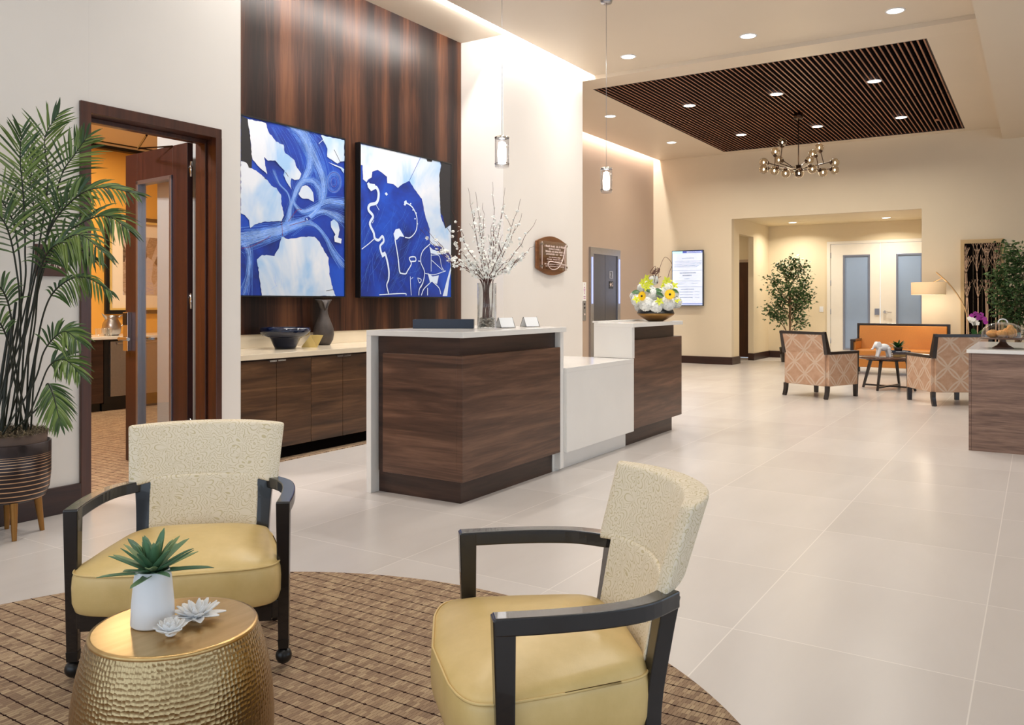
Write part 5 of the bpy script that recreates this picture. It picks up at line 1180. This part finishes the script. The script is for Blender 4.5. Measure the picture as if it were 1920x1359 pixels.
# ------------------------------------------------------------------ armchairs, sofa
def armchair(loc, rz, label):
    t = thing('patterned_armchair', label, 'armchair', loc, rz, 'patterned armchairs around the coffee table')
    w, dpt = .69, .69; hw = w/2
    es, lt = M['espresso'], M['lattice']
    for sx in (-1, 1):
        x0, x1 = sorted((sx*hw, sx*(hw-.085)))
        MB().box(x0+.004, x1-.004, -.31, .315, .165, .575).build('arm_panel', lt, t, bevel=.006)
        MB().box(x0, x1, -.285, .345, .572, .608).build('arm_rail', es, t, bevel=.004)
        xa, xb = sorted((sx*hw, sx*(hw-.05)))
        MB().bar((sx*(hw-.045), .328, .58), (sx*(hw-.045), .328, .0), .085, .036, up=(0, 1, 0), w2=.05, h2=.036).build('front_leg', es, t, bevel=.003)
        MB().sweep(interp([(sx*(hw-.03), -.31, .17), (sx*(hw-.03), -.315, .09), (sx*(hw-.03), -.345, .0)], 8), [.055, .054, .052, .05, .048, .046, .043, .04], .045, up=(1, 0, 0)).build('rear_leg', es, t, bevel=.003)
        MB().bar((sx*(hw-.024), -.315, .585), (sx*(hw-.024), -.395, .866), .048, .085, up=(0, 1, 0), h2=.04).build('back_post', es, t, bevel=.003)
    MB().bar((-hw, -.393, .848), (hw, -.393, .848), .044, .036).build('top_rail', es, t, bevel=.003)
    b = MB(); a_ = hw-.046
    rows = [[Vector((x, -.322+.012*(1-(x/a_)**2)*-1, .165)) for x in (-a_, -a_/2, 0, a_/2, a_)], [Vector((x, -.342, .585)) for x in (-a_, -a_/2, 0, a_/2, a_)], [Vector((x, -.405, .832)) for x in (-a_, -a_/2, 0, a_/2, a_)]]
    vs = []; prof = [(-.335, .165), (-.345, .585), (-.412, .832), (-.33, .832), (-.25, .56), (-.22, .36), (-.25, .165)]
    b.prism(prof, lambda q: Vector((-a_, q[0], q[1])), lambda q: Vector((a_, q[0], q[1]))); b.build('back_panel', lt, t, bevel=.008)
    MB().box(-hw+.087, hw-.087, -.24, .335, .30, .43).build('seat_cushion', lt, t, bevel=.025, bseg=3); MB().box(-hw+.087, hw-.087, -.25, .31, .165, .30).build('seat_base', lt, t, bevel=.006)
    return t
armchair((11.58, 2.46, 0), math.radians(-113), 'patterned tan armchair seen from behind, left of the coffee table')
armchair((11.58, .97, 0), math.radians(-58.3), 'patterned tan armchair partly hidden by the walnut cabinet')
sf = thing('orange_settee', 'orange upholstered settee with dark wood frame', 'sofa', (15.68, 2.02, 0), PI/2)
es, of = M['espresso'], M['orange_fab']; hw = .745
prof = [(-.36, .12), (-.36, .83), (-.27, .83), (-.19, .42), (-.19, .12)]
MB().prism(prof, lambda q: Vector((-hw+.045, q[0], q[1])), lambda q: Vector((hw-.045, q[0], q[1]))).build('backrest', of, sf, bevel=.012, bseg=3)
b = MB(); b.box(-hw, hw, -.38, -.30, .828, .868); 
for sx in (-1, 1): b.bar((sx*(hw-.022), -.34, .84), (sx*(hw-.022), -.33, .0), .044, .08, up=(0, 1, 0), h2=.05)
b.build('back_frame', es, sf, bevel=.004)
MB().box(-hw+.09, hw-.09, -.2, .36, .30, .43).build('seat_cushion', of, sf, bevel=.025, bseg=3); MB().box(-hw+.05, hw-.05, -.25, .345, .13, .30).build('seat_base', of, sf, bevel=.006)
for sx in (-1, 1):
    x0, x1 = sorted((sx*(hw-.002), sx*(hw-.088))); MB().box(x0+.004, x1, -.25, .33, .14, .565).build('arm_panel', of, sf, bevel=.012, bseg=3)
    MB().box(x0, x1-.0, -.32, .37, .570, .606).build('arm_rail', es, sf, bevel=.004); MB().bar((sx*(hw-.03), .355, .572), (sx*(hw-.03), .355, 0), .05, .035, up=(0, 1, 0)).build('front_leg', es, sf, bevel=.003)

# ------------------------------------------------------------------ coffee table and things on it
TX, TY = 12.97, 1.82
ctb = thing('coffee_table', 'round dark wood coffee table with splayed legs', 'coffee table', (TX, TY, 0))
MB().lathe([(0, .437), (.40, .437), (.42, .447), (.42, .462), (.415, .467), (0, .467)], seg=72).build('tabletop', M['table_wood'], ctb)
MB().lathe([(.30, .415), (.30, .437), (.28, .437), (.28, .415)], seg=40).build('apron', M['espresso'], ctb)
for a in (75, -15, 165, 255):
    a = math.radians(a); MB().bar((.25*math.cos(a), .25*math.sin(a), .437), (.37*math.cos(a), .37*math.sin(a), 0), .045, .035, up=(-math.sin(a), math.cos(a), 0), w2=.03, h2=.026).build('leg', M['espresso'], ctb, bevel=.003)
for a in (75, -15):
    a = math.radians(a); r = .345; MB().bar((r*math.cos(a), r*math.sin(a), .045), (-r*math.cos(a), -r*math.sin(a), .045), .03, .024).build('stretcher', M['espresso'], ctb, bevel=.002)
EX = Vector((12.85, 1.90, .467)); b = MB()
def E_(a, l, z): return EX+R_*a+F_*l+Vector((0, 0, z))   # a: screen right
RS = Matrix(((R_.x, F_.x, 0), (R_.y, F_.y, 0), (0, 0, 1)))
b.ball(E_(.03, 0, .135), .062, 20, 12, (1.45, .9, .85), RS); b.ball(E_(-.065, 0, .165), .046, 18, 12, (1, .9, 1), RS); b.ball(E_(-.03, 0, .145), .05, 16, 10, (1.2, .9, .9), RS)
for a0, a1, l in ((-.03, -.065, -.03), (-.025, -.055, .032), (.09, .115, -.03), (.085, .105, .032)): b.tube([E_(a0, l, .13), E_((a0+a1)/2, l, .06), E_(a1, l, 0.0)], [.030, .022, .018], 12)
b.tube([E_(-.09, 0, .165), E_(-.115, 0, .13), E_(-.13, 0, .105), E_(-.145, 0, .112)], [.024, .016, .012, .012], 10)
for l in (-.042, .042): b.ball(E_(-.052, l, .17), .052, 16, 10, (.8, .14, 1.0), RS)
b.tube([E_(.11, 0, .15), E_(.125, 0, .11)], [.008, .005], 6)
o = b.build('elephant_figurine', M['white']); rm = o.modifiers.new('r', 'REMESH'); rm.mode = 'VOXEL'; rm.voxel_size = .004; rm.use_smooth_shade = True; sm_ = o.modifiers.new('sm', 'SMOOTH'); sm_.iterations = 4
tag(o, 'white elephant figurine on the coffee table', 'figurine')
BK = Vector((13.20, 1.725)); z = .467
for i, (w, d, h, m, lb, rz) in enumerate(((.27, .2, .025, 'bowl_gold', 'gold-coloured book, lowest in the coffee table stack', -.9), (.25, .19, .028, 'cake_wood', 'brown book in the middle of the coffee table stack', -.98), (.27, .19, .026, 'navy', 'dark book with white spine text on top of the stack', -1.0))):
    bk = thing('hardcover_book', lb, 'book', (BK.x, BK.y, z), rz, 'books stacked on the coffee table')
    b = MB(); b.box(-w/2, w/2, -d/2, d/2, 0, .003); b.box(-w/2, w/2, -d/2, d/2, h-.003, h); b.box(-w/2, w/2, -d/2, -d/2+.003, 0, h); b.build('cover', M[m], bk); MB().box(-w/2+.004, w/2-.004, -d/2+.003, d/2-.004, .003, h-.003).build('pages', M['white_card'], bk)
    if i == 2:
        b = MB(); x = -.08
        while x < .09: b.box(x, x+.01, -d/2-.001, -d/2, .008, .017); x += .014
        b.build('spine_text', M['white_card'], bk)
    z += h
sp = thing('small_potted_plant', 'small green fern in a dark pot on the stacked books', 'potted plant', (BK.x, BK.y, z)); MB().lathe([(0, 0), (.05, 0), (.062, .05), (.058, .05), (.05, .04), (0, .04)], seg=28).build('pot', M['cake_wood'], sp)
b = MB(); rnd = random.Random(31)
for k in range(85):
    a = rnd.uniform(0, 2*PI); el_ = math.radians(rnd.uniform(5, 75)); L_ = rnd.uniform(.11, .19); d_ = Vector((math.cos(a)*math.cos(el_), math.sin(a)*math.cos(el_), math.sin(el_))); sd = Vector((-math.sin(a), math.cos(a), 0)); base = Vector((.02*math.cos(a), .02*math.sin(a), .04))
    b.grid([[base+d_*L_*g-sd*w_-Vector((0, 0, L_*.3*g*g)), base+d_*L_*g+sd*w_-Vector((0, 0, L_*.3*g*g))] for g, w_ in ((0, .004), (.35, .010), (.7, .009), (1, .001))])
b.build('fern_leaves', M['deepleaf'], sp, recalc=False)

# ------------------------------------------------------------------ trees
def leaf_cloud(b, centers, n, spread, size, rnd):
    for _ in range(n):
        c = rnd.choice(centers); p = c+Vector((rnd.gauss(0, spread), rnd.gauss(0, spread), rnd.gauss(0, spread*.8)))
        d_ = Vector((rnd.gauss(0, 1), rnd.gauss(0, 1), rnd.gauss(-.35, .5))).normalized(); n_ = Vector((rnd.gauss(0, .6), rnd.gauss(0, .6), 1)).normalized(); sd = d_.cross(n_).normalized()
        for an in (-.6, 0, .6):
            dr = (Matrix.Rotation(an, 3, n_) @ d_); s2 = dr.cross(n_).normalized(); L_ = size*rnd.uniform(.8, 1.2)*(1 if an == 0 else .8); w = L_*.2
            b.add([p, p+dr*L_*.45-s2*w, p+dr*L_, p+dr*L_*.45+s2*w], [(0, 1, 2, 3)])
def ficus(loc, label, seed, pts, n, spread, potlabel=None):
    rnd = random.Random(seed); t = thing('ficus_tree', label, 'potted tree', loc)
    L0 = Vector(loc)
    MB().lathe([(0, 0), (.14, 0), (.18, .30), (.17, .31), (.15, .27), (0, .27)], seg=32).build('pot', M['espresso'], t); MB().lathe([(0, .27), (.155, .285)], seg=20).build('soil', M['moss'], t)
    trunk = MB(); centers = []
    for k in range(3):
        x = rnd.uniform(-.05, .05); y = rnd.uniform(-.05, .05); tp = rnd.choice(pts)
        trunk.tube(interp([(x, y, .27), (x*1.5+.02*k, y*1.5, .6), (x*2, y*2, 1.0), (x*2.5, y*2.2, 1.45)], 16), [.018-.0006*q for q in range(16)], 8)
    for c in pts:
        c = Vector(c); s0 = Vector((c.x*.12, c.y*.12, max(.6, c.z-.45))); trunk.tube(interp([s0, s0.lerp(c, .5)+Vector((0, 0, .03)), c], 8), [.009-.0009*q for q in range(8)], 5)
        centers += [c, s0.lerp(c, .75)]
    trunk.build('trunk', M['bark'], t); b = MB(); leaf_cloud(b, centers, n, spread, .068, rnd); b.build('foliage', M['ficus'], t, recalc=False)
    return t
def offs(base, lst, d0):  # crown cluster centres from (screen right m, depth m, height m)
    return [R_*a+F_*l+Vector((0, 0, z)) for a, l, z in lst]
ficus((17.75, 4.42, 0), 'green ficus tree in the alcove behind the left armchair', 41, offs(None, [(.12, 0, 2.12), (-.12, 0, 2.0), (.3, 0, 1.98), (.05, .1, 1.85), (-.3, 0, 1.72), (.38, .1, 1.7), (.0, -.1, 1.6), (.25, -.1, 1.5), (-.2, .1, 1.45), (.42, 0, 1.42), (.05, 0, 1.35), (-.38, 0, 1.1), (-.2, 0, .98), (.2, 0, 1.1), (.3, .05, 1.25), (.28, 0, .85), (-.15, .1, 1.2)], 0), 2600, .085)
ficus((15.45, .28, 0), 'green ficus tree at the right edge in front of the tree wall art', 43, offs(None, [(-.12, 0, 2.1), (-.05, 0, 1.95), (.2, 0, 1.95), (-.3, 0, 1.72), (0, .1, 1.75), (.3, 0, 1.75), (-.35, 0, 1.52), (-.15, -.1, 1.55), (.15, 0, 1.5), (-.1, .1, 1.35), (-.25, 0, 1.28), (.25, .1, 1.3), (-.15, 0, 1.12), (.05, 0, 1.15), (.3, 0, 1.05), (-.05, 0, 1.0)], 0), 2800, .095)

# ------------------------------------------------------------------ arc lamp
al = thing('arc_floor_lamp', 'brass arc floor lamp with round linen shade', 'floor lamp', (15.78, .96, 0))
LPt = lambda u, v: atX(u, v, 15.78)-Vector((15.78, .96, 0))
MB().lathe([(0, 0), (.14, 0), (.14, .02), (0, .025)], seg=36).build('base', M['brass'], al)
b = MB(); p0 = Vector((0, 0, .02)); path = interp([p0, LPt(1817, 640), LPt(1813, 590), LPt(1800, 560), LPt(1782, 535), LPt(1770, 523), LPt(1755, 510)], 40); b.tube(path, .011, 10); b.build('pole', M['lamp_gold'], al)
MB().tube([LPt(1768, 521), LPt(1752, 528), LPt(1741, 533)], .008, 8).build('arm', M['lamp_gold'], al)
sc_ = LPt(1741, 541); MB().lathe([(.268, -.105), (.270, .105), (.266, .105), (.264, -.105)], sc_, 56).build('lamp_shade', M['shade'], al); MB().lathe([(0, -.095), (.262, -.095), (.262, -.09), (0, -.09)], sc_, 48).build('diffuser', M['diffuser'], al)
l = bpy.data.lights.new('shade_lamp', 'POINT'); l.energy = 14; l.color = (1, .84, .62); l.shadow_soft_size = .06; o = bpy.data.objects.new('shade_lamp', l); C.objects.link(o); o.location = sc_+Vector((0, 0, -.14)); o.parent = al
# end table + orchid
et = thing('end_table', 'small round dark end table holding the orchid', 'side table', (14.8, .83, 0)); MB().lathe([(0, .53), (.24, .53), (.24, .55), (0, .55)], seg=40).build('tabletop', M['espresso'], et); MB().cyl((0, 0, 0), .025, .02, .53, 16).build('stem', M['espresso'], et); MB().lathe([(0, 0), (.16, 0), (.16, .02), (0, .025)], seg=32).build('base', M['espresso'], et)
oc = thing('potted_orchid', 'purple and white orchid on the end table', 'potted plant', (14.8, .83, .55)); MB().lathe([(0, 0), (.06, 0), (.08, .12), (.075, .12), (.06, .1), (0, .1)], seg=28).build('pot', M['white'], oc)
b = MB()
for a, L_ in ((0.3, .22), (1.6, .2), (2.9, .24), (4.1, .2), (5.3, .22)):
    d_ = Vector((math.cos(a), math.sin(a), 0)); sd = Vector((-math.sin(a), math.cos(a), 0)); b.grid([[Vector((0, 0, .1))+d_*L_*g*.6+Vector((0, 0, L_*(1.35*g-.55*g*g)))-sd*w_, Vector((0, 0, .095))+d_*L_*g*.6+Vector((0, 0, L_*(1.35*g-.55*g*g))), Vector((0, 0, .1))+d_*L_*g*.6+Vector((0, 0, L_*(1.35*g-.55*g*g)))+sd*w_] for g, w_ in ((0, .01), (.3, .035), (.6, .04), (.85, .025), (1, .003))])
b.build('leaves', M['deepleaf'], oc, recalc=False)
OL = lambda u, v, dn=0: atD(u, v, 12.93+dn)-Vector((14.8, .83, .55))
b = MB(); b.tube(interp([(0, 0, .1), OL(1828, 605), OL(1824, 592), OL(1835, 588), OL(1845, 594)], 18), .004, 6); b.tube(interp([(0, 0, .1), OL(1826, 608), OL(1822, 600)], 10), .004, 6); b.build('stem', M['cane'], oc)
rnd = random.Random(17)
for nmx, m, lst in (('purple_blossoms', 'petal_p', ((1822, 592), (1829, 588), (1836, 591), (1841, 596), (1846, 598), (1834, 596), (1840, 590), (1848, 604))), ('white_blossoms', 'petal', ((1818, 597), (1824, 599), (1830, 601), (1826, 606), (1821, 601), (1832, 606)))):
    b = MB()
    for u, v in lst:
        c_ = OL(u, v, rnd.uniform(-.05, .05)); c_.z -= .0; n_ = Vector((-.85, -.2, rnd.uniform(-.2, .5))).normalized(); t1 = n_.orthogonal().normalized(); t2 = n_.cross(t1); r = .042
        for k in range(5):
            th = 2*PI*k/5; dr = t1*math.cos(th)+t2*math.sin(th); sd = n_.cross(dr); b.add([c_, c_+dr*r*.6+sd*r*.5, c_+dr*r, c_+dr*r*.6-sd*r*.5], [(0, 1, 2, 3)], True)
    b.build(nmx, M[m], oc, recalc=False)

# ================================================================== world, camera
w = bpy.data.worlds.new('World'); bpy.context.scene.world = w; w.use_nodes = True
bg = w.node_tree.nodes['Background']; bg.inputs[0].default_value = (.72, .85, 1.0, 1); bg.inputs[1].default_value = 2.6
cm = bpy.data.cameras.new('Camera'); co = bpy.data.objects.new('Camera', cm); C.objects.link(co)
co.location = (0, 0, CH); co.rotation_euler = (PI/2, 0, CA-PI/2); cm.sensor_width = 36; cm.lens = 36*CF/1920; cm.shift_y = -(679.5-HY)/1920; cm.clip_start = .05
sc0 = bpy.context.scene; sc0.camera = co
sc0.view_settings.view_transform = 'Standard'; sc0.view_settings.look = 'None'; sc0.view_settings.gamma = 1; sc0.view_settings.use_curve_mapping = False
sc0.view_settings.exposure = -0.5
